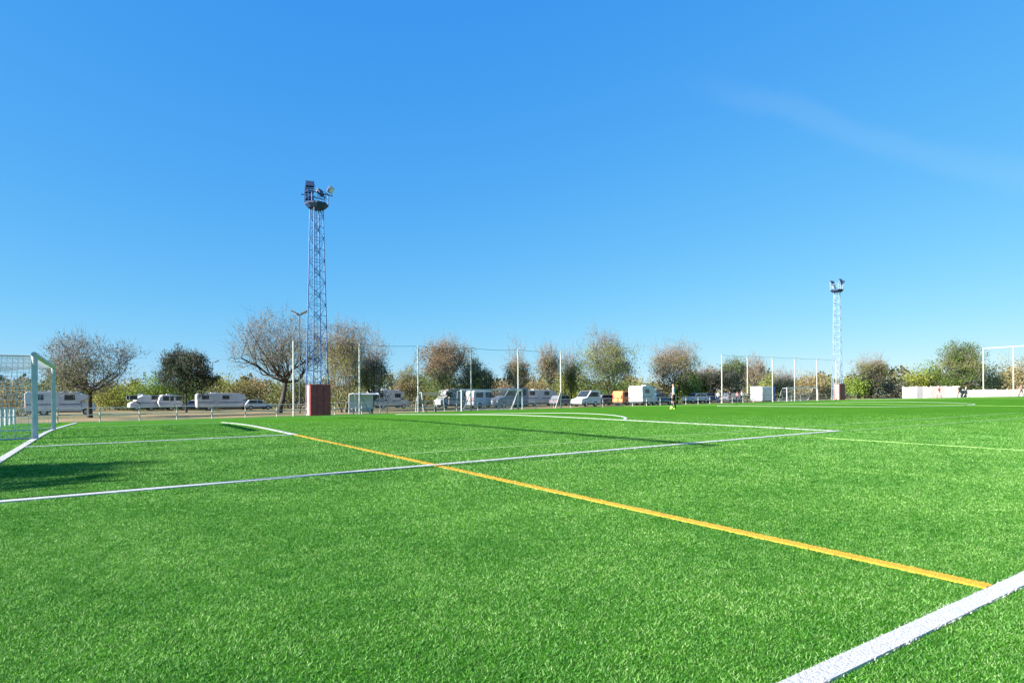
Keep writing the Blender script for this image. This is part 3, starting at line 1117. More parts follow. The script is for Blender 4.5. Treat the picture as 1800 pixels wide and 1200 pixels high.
A = lambda deg: VRZ + math.radians(deg)
AV = lambda deg: math.radians(deg)              # vehicles stand in rows parallel to the fence
motorhome(pix(108, 63), AV(0), 'large grey white motorhome under the spreading tree behind the big goal', 5.8, 2.45)
motorhome(pix(256, 84), AV(188), 'white motorhome by the sandy clearing beside the dense dark green tree', 4.0, 2.1)
caravan(pix(297, 85), AV(6), 'small white caravan tucked behind the dense dark green tree', 2.9, 2.2)
motorhome(pix(393, 86), AV(0), 'long white motorhome standing alone on the sandy ground', 7.0, 2.4)
car(pix(339, 88), AV(170), 'pale grey car at the nose of the long white motorhome', M_VANW, 3.9)
car(pix(452, 88), AV(10), 'white car beyond the trunk of the crooked bare tree', M_VANW, 4.0)
motorhome(pix(682, 84), AV(4), 'grey white motorhome with dark windows next to the flat roofed shelter', 5.4, 2.6)
motorhome(pix(797, 84), AV(180), 'white motorhome behind the arched shelter', 5.0, 2.6)
van(pix(850, 79), AV(3), 'bright white van parked behind the small goal', M_VANW, 4.4, 2.2)
van(pix(896, 78), AV(178), 'dark grey van parked behind the small goal', M_GREYV, 4.6, 2.5)
motorhome(pix(948, 88), AV(0), 'low grey white motorhome beside the narrow upright trees', 6.2, 2.3)
car(pix(990, 86), AV(5), 'dark grey car near the narrow upright trees', M_GREYV, 4.0)
van(pix(1030, 76), AV(184), 'pale van with dark windscreen under the leafy two stemmed tree', M_CARAV, 3.4, 2.0)
car(pix(1066, 84), AV(0), 'dark grey car under the leafy two stemmed tree', M_GREYV, 4.0)
van(pix(1102, 82), AV(0), 'orange van parked next to the raised roof motorhome', M_ORANGE, 3.6, 1.9)
motorhome(pix(1131, 80), AV(8), 'white motorhome with raised roof between the orange van and the blue car', 3.5, 2.55)
car(pix(1158, 84), AV(5), 'blue car parked beside the raised roof motorhome', M_BLUEV, 4.0, 1.6)
car(pix(1222, 92), AV(175), 'silver car behind the dark green bushes near the standing person', M_CARAV, 4.2)
car(pix(1246, 96), AV(0), 'dark blue car behind the perimeter fence by the ball stop pole', M_BLUEV, 4.2)
car(pix(1285, 96), AV(8), 'grey car with people standing in front of it', M_GREYV, 4.2)


# container, white with a blue end
def container(pos, rz):
    g = empty('storage_container', pos, rz, 'white storage container with a blue end behind the fence', 'container')
    L, W, H = 3.2, 2.2, 2.4
    MB().box(-L / 2, L / 2 - 0.9, -W / 2, W / 2, 0.1, H).build('white_body', M_VANW, g, bevel=0.03)
    MB().box(L / 2 - 0.895, L / 2, -W / 2 + 0.005, W / 2 - 0.005, 0.1, H - 0.01).build('blue_end', mat('blue_paint', (0.04, 0.14, 0.42), (0.03, 0.1, 0.34), 2, 0.4), g, bevel=0.03)
    for i in range(10):
        x = -L / 2 + 0.15 + i * 0.21
        MB().box(x, x + 0.08, -W / 2 - 0.03, -W / 2 + 0.01, 0.2, H - 0.1).build('rib', M_VANW, g)
    MB().box(-L / 2 + 0.2, L / 2 - 0.2, -W / 2 + 0.1, W / 2 - 0.1, -0.02, 0.11).build('skid', M_DARK, g)


container(pix(1341, 97), AV(-6))


# ------------------------------------------------------------------ team shelters
def shelter(pos, rz, label, w=2.2, arched=True):
    g = empty('team_shelter', pos, rz, label, 'shelter')
    m = mat('shelter_sheet', (0.62, 0.64, 0.64), (0.54, 0.56, 0.57), 2, 0.35, transl=0.15)
    n = 9
    d, H = 1.1, 1.9
    pts = []
    if arched:
        for i in range(n + 1):
            an = math.pi * 0.5 * i / n
            pts.append((d * (1 - math.sin(an)) * 1.0 - 0.15, H * (0.30 + 0.70 * math.cos(an)) if False else H * (0.25 + 0.75 * math.sin(math.pi / 2 - an + 0.0))))
        prof = [(-0.35, H)] + [(d * math.sin(math.pi / 2 * i / n) - 0.1, 0.15 + (H - 0.15) * math.cos(math.pi / 2 * i / n)) for i in range(n + 1)]
    else:
        prof = [(-0.55, H - 0.12), (-0.1, H), (d, H - 0.1), (d + 0.05, 0.15)]
    vs, fs = [], []
    for k, (y, z) in enumerate(prof):
        vs += [(-w / 2, y, z), (w / 2, y, z), (-w / 2, y + 0.02, z - 0.03), (w / 2, y + 0.02, z - 0.03)]
    for k in range(len(prof) - 1):
        a, b = 4 * k, 4 * k + 4
        fs += [(a, a + 1, b + 1, b), (a + 2, b + 2, b + 3, a + 3), (a, b, b + 2, a + 2), (a + 1, a + 3, b + 3, b + 1)]
    if arched:
        fs = fs[:16]
    MB().add(vs, fs).build('canopy', m, g)
    for s in (-1, 1):
        MB().path([(s * w / 2, y, z) for y, z in prof], 0.035, 6).build('frame_rib', M_GOALW, g)
        MB().tube((s * w / 2, prof[0][0] + 0.02, prof[0][1]), (s * w / 2 + 0.0, -0.75, 0.0), 0.035, None, 6).build('leg', M_GOALW, g)
        MB().tube((s * w / 2, prof[-1][0], -0.03), (s * w / 2, prof[-1][0], prof[-1][1] + 0.05), 0.035, None, 6).build('leg', M_GOALW, g)
    b = MB().box(-w / 2 + 0.08, w / 2 - 0.08, d * 0.45, d * 0.45 + 0.36, 0.42, 0.46).build('bench_seat', M_POST, g)
    for s in (-1, 1):
        MB().box(s * (w / 2 - 0.25) - 0.03, s * (w / 2 - 0.25) + 0.03, d * 0.45 + 0.05, d * 0.45 + 0.3, -0.02, 0.42).build('bench_leg', M_DARK, g)
    return g


shelter(ground_pt(cx_(642, 27.8), 27.8), 0.0, 'flat roofed white team shelter next to a ball stop pole', 2.3, False)
shelter(ground_pt(cx_(757, 27.9), 27.9), 0.0, 'arched white team shelter near the small goal', 2.3, True)


# ------------------------------------------------------------------ walls on the right
M_WALLW = mat('rendered_wall', (0.33, 0.31, 0.285), (0.26, 0.245, 0.22), 0.8, 0.9, bump=0.2)
M_WALLP = mat('pink_panel', (0.30, 0.205, 0.20), (0.26, 0.185, 0.18), 0.8, 0.9)
M_WALLG = mat('grey_panel', (0.17, 0.17, 0.18), (0.14, 0.14, 0.15), 0.8, 0.9)


def wall(a, b, H, label, panels, n):
    g = empty('boundary_wall', a, 0, label, 'wall')
    d = (b - a)
    L = Vector((d.x, d.y)).length
    g.rotation_euler = (0, 0, math.atan2(d.y, d.x))
    for i in range(n):
        x0, x1 = L * i / n, L * (i + 1) / n
        MB().box(x0 + 0.1, x1 - 0.1, -0.1, 0.1, -0.4, H - (0.0 if i % 3 else 0.06)).build('wall_panel', panels[i % len(panels)], g)
        MB().box(x0 - 0.099, x0 + 0.099, -0.16, 0.16, -0.4, H + 0.07).build('pier', M_WALLW, g)
    return g


W_, P_, G_ = M_WALLW, M_WALLP, M_WALLG
def at_x(px, X):
    d = VF + VR * ((px - 900) / F)
    return pix(px, (X - CX) / d.x)


wall(at_x(1588, 113), at_x(1690, 113), 1.95, 'tall pale rendered wall with grey and pink panels behind the end of the pitch', [W_, W_, G_, W_, P_, P_, W_, W_], 8)
wall(at_x(1693, 115), at_x(1835, 115), 1.2, 'lower pale rendered wall behind the white framed net', [W_, W_, W_, W_, P_, W_], 7)


# ------------------------------------------------------------------ people
SKIN = mat('skin', (0.42, 0.24, 0.16), (0.36, 0.2, 0.13), 6, 0.55)


def cloth(name, c):
    return mat(name, c, tuple(v * 0.75 for v in c), 5, 0.85)


def person(pos, rz, label, shirt, shorts, socks, shoes, hair=(0.03, 0.02, 0.015), H=1.75, step=0.12, arm=0.10, group=None, long_legs=False):
    g = empty('person', pos, rz, label, 'person', group)
    s = H / 1.75
    J = {}

    def j(n, x, y, z, rx, ry=None):
        J[n] = (Vector((x * s, y * s, z * s)), rx * s, (ry or rx) * s)
    # facing -y
    j('pelvis', 0, 0, 0.96, 0.150, 0.105)
    j('waist', 0, 0.01, 1.10, 0.135, 0.095)
    j('chest', 0, 0.0, 1.30, 0.165, 0.11)
    j('neckbase', 0, 0.01, 1.45, 0.075)
    j('neck', 0, -0.005, 1.52, 0.055)
    j('headlow', 0, -0.02, 1.58, 0.068, 0.08)
    j('head', 0, -0.015, 1.66, 0.078, 0.095)
    j('crown', 0, 0.0, 1.735, 0.055, 0.065)
    for sd, q in (('l', -1), ('r', 1)):
        f = step * q
        j('hip' + sd, 0.10 * q, 0.0, 0.90, 0.095)
        j('knee' + sd, 0.115 * q, -0.03 - f * 0.6, 0.50, 0.062)
        j('calf' + sd, 0.118 * q, 0.01 - f * 0.9, 0.36, 0.058)
        j('ankle' + sd, 0.12 * q, 0.03 - f * 1.2, 0.09, 0.038)
        j('heel' + sd, 0.12 * q, 0.04 - f * 1.2, 0.04, 0.036)
        j('toe' + sd, 0.135 * q, -0.15 - f * 1.2, 0.033, 0.034)
        j('sh' + sd, 0.185 * q, 0.01, 1.405, 0.06)
        j('elbow' + sd, (0.23 + arm * .5) * q, 0.03 + f * 0.3, 1.13, 0.042)
        j('wrist' + sd, (0.24 + arm) * q, -0.05 + f * 0.8, 0.90, 0.028)
        j('palm' + sd, (0.245 + arm) * q, -0.065 + f * 0.9, 0.82, 0.032, 0.022)
        for k, (dx, dy, dz) in enumerate(((0.0, -0.05, -0.055), (0.005, -0.03, -0.085), (0.005, -0.008, -0.09), (0.002, 0.014, -0.08), (-0.0, 0.034, -0.06))):
            j('f%d%s' % (k, sd), (0.245 + arm + dx) * q, -0.065 + f * 0.9 + dy, 0.82 + dz, 0.010)
    E_ = [('pelvis', 'waist'), ('waist', 'chest'), ('chest', 'neckbase'), ('neckbase', 'neck'), ('neck', 'headlow'), ('headlow', 'head'), ('head', 'crown')]
    for sd in 'lr':
        E_ += [('pelvis', 'hip' + sd), ('hip' + sd, 'knee' + sd), ('knee' + sd, 'calf' + sd), ('calf' + sd, 'ankle' + sd), ('ankle' + sd, 'heel' + sd), ('heel' + sd, 'toe' + sd),
               ('chest', 'sh' + sd), ('sh' + sd, 'elbow' + sd), ('elbow' + sd, 'wrist' + sd), ('wrist' + sd, 'palm' + sd)]
        E_ += [('palm' + sd, 'f%d%s' % (k, sd)) for k in range(5)]
    names = list(J)
    me = bpy.data.meshes.new('body')
    me.from_pydata([J[n][0] for n in names], [(names.index(a), names.index(b)) for a, b in E_], [])
    ob = bpy.data.objects.new('body_tmp', me)
    COL.objects.link(ob)
    md = ob.modifiers.new('skin', 'SKIN')
    md.use_smooth_shade = True
    for i, n in enumerate(names):
        v = me.skin_vertices[0].data[i]
        v.radius = (J[n][1], J[n][2])
        v.use_root = (n == 'pelvis')
    ss = ob.modifiers.new('sub', 'SUBSURF')
    ss.levels = ss.render_levels = 1
    dg = bpy.context.evaluated_depsgraph_get()
    m2 = bpy.data.meshes.new_from_object(ob.evaluated_get(dg))
    bpy.data.objects.remove(ob)
    m2.name = 'body'
    m2.materials.clear()
    for q in (SKIN, shirt, shorts, socks, shoes):
        m2.materials.append(q)
    for p in m2.polygons:
        c = p.center / s
        x, z = abs(c.x), c.z
        if z < 0.085:
            k = 4
        elif x > 0.2 and z < 1.2:
            k = 0
        elif z < (0.95 if long_legs else 0.44):
            k = 2 if long_legs else 3
        elif z < 0.54 and not long_legs:
            k = 0
        elif z < 1.0:
            k = 2
        elif z < 1.47:
            k = 1
        else:
            k = 0
        p.material_index = k
        p.use_smooth = True
    b = bpy.data.objects.new('body', m2)
    COL.objects.link(b)
    b.parent = g
    # hair cap
    hm = mat('hair_%d' % int(hair[0] * 1000), hair, None, 20, 0.7)
    vs, fs = [], []
    for i in range(6):
        th = math.radians(5 + i * 20)
        for k in range(12):
            ph = 2 * math.pi * k / 12
            front = 0.6 if math.sin(ph) < -0.3 and i > 3 else 1.0
            vs.append(Vector((0.088 * math.sin(th) * math.cos(ph), -0.005 + 0.104 * math.sin(th) * math.sin(ph) * front + 0.01, 1.655 + 0.10 * math.cos(th))) * s)
    for i in range(5):
        for k in range(12):
            fs.append((i * 12 + k, i * 12 + (k + 1) % 12, (i + 1) * 12 + (k + 1) % 12, (i + 1) * 12 + k))
    fs.append(tuple(range(11, -1, -1)))
    MB().add(vs, fs).build('hair', hm, g, smooth=True)
    # face: nose, eyes, mouth
    MB().add([Vector(v) * s for v in ((-0.014, -0.105, 1.625), (0.014, -0.105, 1.625), (0, -0.13, 1.625), (0, -0.108, 1.67))], [(0, 1, 2), (0, 2, 3), (1, 3, 2), (0, 3, 1)]).build('nose', SKIN, g)
    for q in (-1, 1):
        MB().box((q * 0.03 - 0.011) * s, (q * 0.03 + 0.011) * s, -0.112 * s, -0.095 * s, 1.658 * s, 1.670 * s).build('eye', M_DARK, g)
        MB().box((q * 0.079 - 0.008) * s, (q * 0.079 + 0.008) * s, -0.03 * s, 0.012 * s, 1.62 * s, 1.675 * s).build('ear', SKIN, g)
    MB().box(-0.022 * s, 0.022 * s, -0.108 * s, -0.092 * s, 1.596 * s, 1.603 * s).build('mouth', M_RED, g)
    return g


C_GREY = cloth('grey_shirt', (0.55, 0.55, 0.52))
C_BLACK = cloth('black_cloth', (0.015, 0.016, 0.02))
C_WHITE = cloth('white_cloth', (0.62, 0.62, 0.62))
C_RED = cloth('red_cloth', (0.45, 0.05, 0.06))
C_NAVY = cloth('navy_cloth', (0.03, 0.045, 0.09))
C_LIME = cloth('lime_shoes', (0.55, 0.75, 0.08))
C_PINK = cloth('pink_cloth', (0.55, 0.22, 0.26))
pp = unproject(1184, 719)
person(ground_pt(pp.x, pp.y), A(-120), 'person in grey top and black shorts standing by a yellow ball on the pitch', C_GREY, C_BLACK, C_BLACK, C_LIME, H=1.74, step=0.06)


def ball(pos):
    me = bpy.data.meshes.new('ball')
    bm = bmesh.new()
    bmesh.ops.create_icosphere(bm, subdivisions=3, radius=0.115)
    for v in bm.verts:
        v.co *= 1.0
    bm.to_mesh(me)
    bm.free()
    for p in me.polygons:
        p.use_smooth = True
    me.materials.append(mat('ball_skin', (0.60, 0.72, 0.22), (0.35, 0.45, 0.12), 9, 0.4))
    o = bpy.data.objects.new('football', me)
    COL.objects.link(o)
    o.location = pos
    tag(o, 'pale yellow football at the feet of the person in grey', 'ball')
    seam = MB()
    for ax in range(3):
        n = 20
        pts = []
        for i in range(n + 1):
            an = 2 * math.pi * i / n
            q = [0.1145 * math.cos(an), 0.1145 * math.sin(an)]
            q.insert(ax, 0.0)
            pts.append(q)
        seam.path(pts, 0.004, 3)
    seam.build('seam', M_DARK, o)


bq = ground_pt(pp.x, pp.y) - VR0 * 0.24 - VF * 0.45
ball(ground_pt(bq.x, bq.y, 0.115))
GRP = 'players and onlookers by the far side'
person(pix(1687, 88), A(0), 'person in dark kit standing in front of the tall pale wall', C_BLACK, C_BLACK, C_BLACK, C_BLACK, H=1.76, step=0.2)
person(pix(1698, 89), A(60), 'person in white top and dark shorts jogging in front of the tall pale wall', C_WHITE, C_NAVY, C_WHITE, C_BLACK, H=1.72, step=-0.26, arm=0.16)
person(pix(1651, 90), A(20), 'person in red top in front of the pink wall panels', C_RED, C_WHITE, C_RED, C_BLACK, H=1.72, step=0.2)
person(pix(1632, 91), A(-30), 'person in white top and white shorts in front of the pale wall', C_WHITE, C_WHITE, C_WHITE, C_BLACK, H=1.72, step=-0.16)
person(pix(1795, 86), A(10), 'person in pink top beside the lower pale wall', C_PINK, C_BLACK, C_BLACK, C_BLACK, H=1.72, step=0.2)
person(pix(1283, 84.5), A(180), 'person in black coat leaning at the fence near the ball stop pole', C_BLACK, C_NAVY, C_NAVY, C_BLACK, H=1.74, step=0.05, long_legs=True)
person(pix(1262, 84), A(180), 'person in white top and dark trousers watching at the fence', C_WHITE, C_NAVY, C_NAVY, C_BLACK, H=1.68, step=0.05, long_legs=True)
person(pix(1296, 85), A(175), 'person in pink top and dark trousers watching at the fence', C_PINK, C_NAVY, C_NAVY, C_BLACK, H=1.66, step=0.04, long_legs=True)
person(pix(1304, 85.3), A(185), 'person in grey top and black trousers watching at the fence', C_GREY, C_BLACK, C_BLACK, C_BLACK, H=1.74, step=0.04, long_legs=True)
person(pix(1180, 81), A(170), 'person in dark blue clothes behind the fence near the blue car', C_NAVY, C_NAVY, C_NAVY, C_BLACK, H=1.75, step=0.04, long_legs=True)
# ------------------------------------------------------------------ trees
M_BARK = mat('bark', (0.075, 0.06, 0.048), (0.042, 0.035, 0.03), 5, 0.95, bump=0.6)
M_BARKL = mat('pale_bark', (0.16, 0.13, 0.095), (0.10, 0.08, 0.06), 5, 0.95, bump=0.4)
M_TWIG_G = mat('grey_twig', (0.27, 0.235, 0.205), (0.14, 0.12, 0.12), rnd=True, rough=0.95)
M_TWIG_B = mat('russet_twig', (0.31, 0.245, 0.185), (0.16, 0.125, 0.10), rnd=True, rough=0.95)
LEAF = {}
for k_, c1_, c2_ in (('olive', (0.111, 0.130, 0.036), (0.260, 0.280, 0.098)), ('dark', (0.014, 0.031, 0.015), (0.037, 0.062, 0.025)),
                     ('green', (0.044, 0.088, 0.019), (0.146, 0.209, 0.048)), ('yellow', (0.146, 0.169, 0.025), (0.322, 0.338, 0.065)),
                     ('russet', (0.165, 0.105, 0.045), (0.30, 0.215, 0.115)), ('grey', (0.137, 0.137, 0.096), (0.217, 0.209, 0.161)),
                     ('bright', (0.105, 0.177, 0.025), (0.209, 0.290, 0.048)), ('straw', (0.217, 0.169, 0.065), (0.370, 0.290, 0.137))):
    LEAF[k_] = mat('leaf_' + k_, c1_, c2_, rnd=True, rough=0.8, transl=0.3, spec=0.2)


def leaf_quads(P, size, rng, flat=0.0):
    n = len(P)
    a = rng.normal(size=(n, 3))
    a /= np.linalg.norm(a, axis=1)[:, None]
    b = rng.normal(size=(n, 3))
    b -= (a * b).sum(1)[:, None] * a
    b /= np.linalg.norm(b, axis=1)[:, None]
    s = size * (0.6 + 0.8 * rng.random(n))[:, None]
    a, b = a * s * 0.5, b * s * 0.32
    V = np.stack([P - a, P + b, P + a, P - b], 1).reshape(-1, 3)
    return V, np.arange(4 * n).reshape(n, 4)


def grow(rng, height, width, trunk_h, trunk_r, lean=0.05, limbs=6, up=0.5, levels=4, stems=1, shape='round', droop=0.0):
    """skeleton of a tree: list of (p0, p1, r0, r1, level)"""
    segs, tips = [], []
    cz0 = trunk_h * 0.9
    crown_h = height - cz0
    cmid = cz0 + crown_h * (0.5 if shape != 'vase' else 0.62)

    ph = rng.random(4) * 6.28

    def inside(p):
        a = math.atan2(p[1], p[0])
        lump = 0.84 + 0.27 * math.sin(2 * a + ph[0] + p[2] * 0.7) + 0.18 * math.sin(5 * a + ph[1] - p[2] * 1.3) + 0.10 * math.sin(p[2] * 2.3 + ph[2])
        dx = math.hypot(p[0], p[1]) / (width / 2) / lump
        dz = (p[2] - cmid) / (crown_h * 0.52 * (0.45 + 0.55 * lump))
        if shape == 'flat':
            return dx * dx + (dz * 0.95) ** 2 < 1.05
        if shape == 'vase':
            t = max(0.0, min(1.0, (p[2] - cz0) / crown_h))
            return dx < 0.35 + 0.75 * t ** 0.7 and p[2] < height
        return dx * dx + dz * dz < 1.0

    def branch(p, d, r, L, lev):
        n = 3 if lev < 2 else 2
        for k in range(n):
            d2 = d + rng.normal(size=3) * (0.16 + 0.06 * lev)
            d2[2] += 0.06 * up - droop * lev * 0.05
            d2 /= np.linalg.norm(d2)
            q = p + d2 * (L / n)
            r2 = r * (0.82 if lev < 3 else 0.7)
            if lev > 0 and not inside(q):
                d2 = d2 - 0.5 * np.array([q[0], q[1], q[2] - cmid]) / (np.linalg.norm(q - np.array([0, 0, cmid])) + 1e-6)
                d2 /= np.linalg.norm(d2)
                q = p + d2 * (L / n) * 0.5
            segs.append((p, q, r, r2, lev))
            p, d, r = q, d2, r2
            if lev < levels and (k > 0 or lev > 0):
                for c in range(2 if lev < levels - 1 else 3):
                    a = rng.normal(size=3)
                    a -= a.dot(d) * d
                    a /= np.linalg.norm(a) + 1e-9
                    sp = 0.55 + 0.45 * rng.random()
                    nd = d * (1 - sp * 0.45) + a * sp
                    nd[2] += 0.28 * up
                    nd /= np.linalg.norm(nd)
                    branch(p, nd, r * 0.62, L * (0.55 + 0.25 * rng.random()), lev + 1)
        if lev >= levels - 1:
            tips.append(p)

    for s in range(stems):
        ang = rng.random() * 6.28
        ofs = np.array([math.cos(ang), math.sin(ang), 0]) * (0.0 if stems == 1 else trunk_r * 1.2)
        p = ofs + np.array([0, 0, -0.15])
        d = np.array([math.cos(ang) * lean, math.sin(ang) * lean, 1.0])
        if stems > 1:
            d += ofs * 0.9
        d /= np.linalg.norm(d)
        r = trunk_r / (stems ** 0.4)
        n = 5
        for k in range(n):
            d2 = d + rng.normal(size=3) * np.array([lean, lean, 0.0]) * 1.2
            d2 /= np.linalg.norm(d2)
            q = p + d2 * ((trunk_h + 0.15) / n)
            segs.append((p, q, r * (1.25 if k == 0 else 1.0), r * 0.93, 0))
            p, r, d = q, r * 0.93, d2
        nl = max(2, limbs // stems)
        for i in range(nl):
            an = 2 * math.pi * (i + rng.random() * 0.6) / nl
            u = up * (0.7 + 0.6 * rng.random())
            nd = np.array([math.cos(an), math.sin(an), u])
            if i == 0:
                nd = np.array([0.2 * math.cos(an), 0.2 * math.sin(an), 1.0])
            nd /= np.linalg.norm(nd)
            L = (crown_h * 0.62 * abs(nd[2]) + width * 0.36 * math.hypot(nd[0], nd[1])) * (0.5 + 0.75 * rng.random())
            branch(p.copy(), nd, r * 0.62, L, 1)
    return segs, np.array(tips)


def tree(name, pos, label, seed, height, width, trunk_h, trunk_r, leaves, n_leaf=1500, leaf_size=0.22, twig=None, bark=None, group='trees beyond the far fence',
         skirt=None, cat='tree', twigs=True, spread=0.34, **kw):
    rng = np.random.default_rng(seed)
    g = empty(name, pos, rng.random() * 0.2, label, cat, group)
    segs, tips = grow(rng, height, width * 0.94, trunk_h, trunk_r, **kw)
    wood = MB()
    tv, tf, tr = [], [], []
    for p, q, r0, r1, lev in segs:
        if r0 > 0.028 or lev < 2:
            wood.tube(p, q, max(r0, 0.02), max(r1, 0.015), 7 if lev == 0 else 5 if r0 > 0.06 else 4, False)
        else:
            d = q - p
            s = np.cross(d, rng.normal(size=3))
            s /= np.linalg.norm(s) + 1e-9
            t = np.cross(d, s)
            t /= np.linalg.norm(t) + 1e-9
            rr = max(r0, 0.012)
            k = len(tv)
            for a in range(3):
                o_ = s * math.cos(a * 2.094) + t * math.sin(a * 2.094)
                tv += [p + o_ * rr, q + o_ * rr * 0.6]
            for a in range(3):
                b = (a + 1) % 3
                tf.append((k + 2 * a, k + 2 * b, k + 2 * b + 1, k + 2 * a + 1))
                tr.append(rng.random())
    wood.build('trunk', bark or M_BARK, g, smooth=True)
    # fine whips beyond the last forks
    if twigs and len(tips):
        nt = min(len(tips) * 3, 1300)
        idx = rng.integers(0, len(tips), nt)
        for i in idx:
            p = tips[i]
            out = np.array([p[0], p[1], (p[2] - trunk_h) * 0.9 + 0.8])
            out /= np.linalg.norm(out) + 1e-9
            d = out * 0.8 + rng.normal(size=3) * 0.5 + np.array([0, 0, 0.7])
            d /= np.linalg.norm(d)
            L = (0.35 + 1.25 * rng.random() ** 1.6) * height / 9
            q = p + d * L
            s = np.cross(d, rng.normal(size=3))
            s /= np.linalg.norm(s) + 1e-9
            t = np.cross(d, s)
            k = len(tv)
            for a in range(3):
                o_ = s * math.cos(a * 2.094) + t * math.sin(a * 2.094)
                tv += [p + o_ * 0.012, q + o_ * 0.005]
            v = rng.random()
            for a in range(3):
                b = (a + 1) % 3
                tf.append((k + 2 * a, k + 2 * b, k + 2 * b + 1, k + 2 * a + 1))
                tr.append(v)
    if tv:
        numpy_mesh('twigs', np.array(tv), np.array(tf), twig or M_TWIG_G, g, rnd=tr)
    # foliage clings to the twig ends in clumps
    if n_leaf and len(tips):
        lf = leaves if isinstance(leaves, (list, tuple)) else [leaves]
        share = np.zeros(len(tips), int)
        if len(lf) > 1:
            cut = np.quantile(tips[:, 2] + rng.normal(0, height * 0.06, len(tips)), np.linspace(0, 1, len(lf) + 1)[1:-1])
            share = np.digitize(tips[:, 2] + rng.normal(0, height * 0.05, len(tips)), cut)
        for q, nm in enumerate(lf):
            if nm is None:
                continue
            T = tips[share == q]
            T = T[rng.random(len(T)) < 0.6] if len(T) > 20 else T
            if not len(T):
                continue
            n = int(3.4 * n_leaf) // len(lf)
            c = T[rng.integers(0, len(T), n)]
            P = c + rng.normal(size=(n, 3)) * np.array([spread, spread, spread * 0.8]) * height / 9
            P[:, 2] = np.maximum(P[:, 2], 0.25)
            V, Fc = leaf_quads(P, leaf_size * 0.8, rng)
            # leaves of one clump share a tone
            tone = 0.5 + 0.28 * np.sin(c[:, 0] * 2.1 + c[:, 1] * 1.7 + c[:, 2] * 2.6) + rng.normal(0, 0.16, n)
            numpy_mesh('crown' if q == len(lf) - 1 else 'lower_crown', V, Fc, LEAF[nm], g, rnd=np.clip(tone, 0, 1))
    if skirt:
        kind, n, z0, z1, w = skirt
        n = int(n * 1.5)
        k = max(8, int(w * 5))
        C = np.stack([rng.normal(0, w * 0.27, k), rng.normal(0, w * 0.27, k), rng.uniform(z0, z1, k)], -1)
        c = C[rng.integers(0, k, n)]
        P = c + rng.normal(size=(n, 3)) * (0.24 + 0.09 * w)
        P[:, 2] = np.maximum(P[:, 2], 0.15)
        V, Fc = leaf_quads(P, leaf_size * 0.85, rng)
        tone = 0.5 + 0.3 * np.sin(c[:, 0] * 2.3 + c[:, 2] * 2.9) + rng.normal(0, 0.17, n)
        numpy_mesh('lower_foliage', V, Fc, LEAF[kind], g, rnd=np.clip(tone, 0, 1))
    return g


def bush(name, pos, label, seed, w, h, kind, n=1400, leaf=0.2, group=None, cat='bush', depth=None):
    rng = np.random.default_rng(seed)
    g = empty(name, pos, 0, label, cat, group)
    k = max(8, int(w * 3.2))
    n = int(n * 1.6)
    leaf *= 1.15
    C = np.stack([rng.uniform(-w / 2, w / 2, k), rng.uniform(-.5, .5, k) * (depth or w * 0.6), rng.uniform(0.2, 0.85, k) * h], -1)
    edge = 1 - 0.55 * (np.abs(C[:, 0]) / (w / 2)) ** 2
    C[:, 2] *= edge
    c = C[rng.integers(0, k, n)]
    P = c + rng.normal(size=(n, 3)) * np.array([0.16 * h + 0.12, 0.16 * h + 0.12, 0.15 * h])
    P[:, 2] = np.clip(P[:, 2], 0.05, h * 1.08)
    V, Fc = leaf_quads(P, leaf, rng)
    tone = 0.5 + 0.3 * np.sin(c[:, 0] * 2.3 + c[:, 2] * 3.1) + rng.normal(0, 0.18, n)
    numpy_mesh('foliage', V, Fc, LEAF[kind], g, rnd=np.clip(tone, 0, 1))
    st = MB()
    for i in range(k):
        b = Vector((C[i][0] * 0.35, C[i][1] * 0.35, -0.1))
        st.tube(b, C[i], 0.05, 0.015, 4, False)
    for i in range(k * 3):
        a = C[rng.integers(0, k)]
        q = a + rng.normal(size=3) * np.array([0.3, 0.3, 0.35]) * h * 0.5 + np.array([0, 0, 0.25 * h])
        q[2] = max(0.1, q[2])
        st.tube(a, q, 0.018, 0.006, 3, False)
    st.build('stems', M_BARK, g)
    return g


T = tree
m_ = lambda px, t: px * t / F                         # pixels to metres at depth t
T('spreading_tree', pix(157, 55), 'wide spreading sparse tree with a dark trunk beside the motorhome behind the big goal', 11, m_(138, 55), m_(150, 55), 2.3, 0.24, ['olive', 'olive', 'grey'], 1700, 0.17,
  shape='flat', up=0.42, limbs=9, lean=0.04, levels=4, spread=0.36)
T('round_tree', pix(327, 76), 'dense dark green tree with a thin straight trunk on the sandy clearing', 12, m_(104, 76), m_(84, 76), 2.3, 0.16, 'dark', 4200, 0.22, up=1.0, limbs=7, spread=0.36, skirt=('dark', 1500, 2.4, 5.0, 4.2))
T('crooked_tree', pix(490, 68), 'big crooked nearly bare tree with long low branches and a dark trunk', 23, m_(180, 68), m_(150, 68), 3.6, 0.33, ['olive', 'grey'], 1900, 0.16,
  shape='flat', up=0.62, limbs=9, lean=0.13, spread=0.36)
T('vase_tree', pix(604, 66), 'tall bare vase shaped tree with pinkish twigs and yellow green lower leaves', 14, m_(146, 66), m_(98, 66), 1.0, 0.26, ['yellow', 'yellow', 'straw', None], 2600, 0.16,
  shape='vase', up=1.5, limbs=10, stems=3, twig=M_TWIG_B, bark=M_BARKL, spread=0.36, skirt=('yellow', 1600, 1.0, 4.6, 4.4))
T('round_tree', pix(654, 74), 'dark leafy tree right behind a ball stop pole beside the vase shaped tree', 15, m_(132, 74), m_(46, 74), 1.2, 0.2, ['green', 'dark', None], 2600, 0.2, up=1.1, limbs=6, spread=0.45, skirt=('dark', 1100, 0.6, 4.5, 2.2))
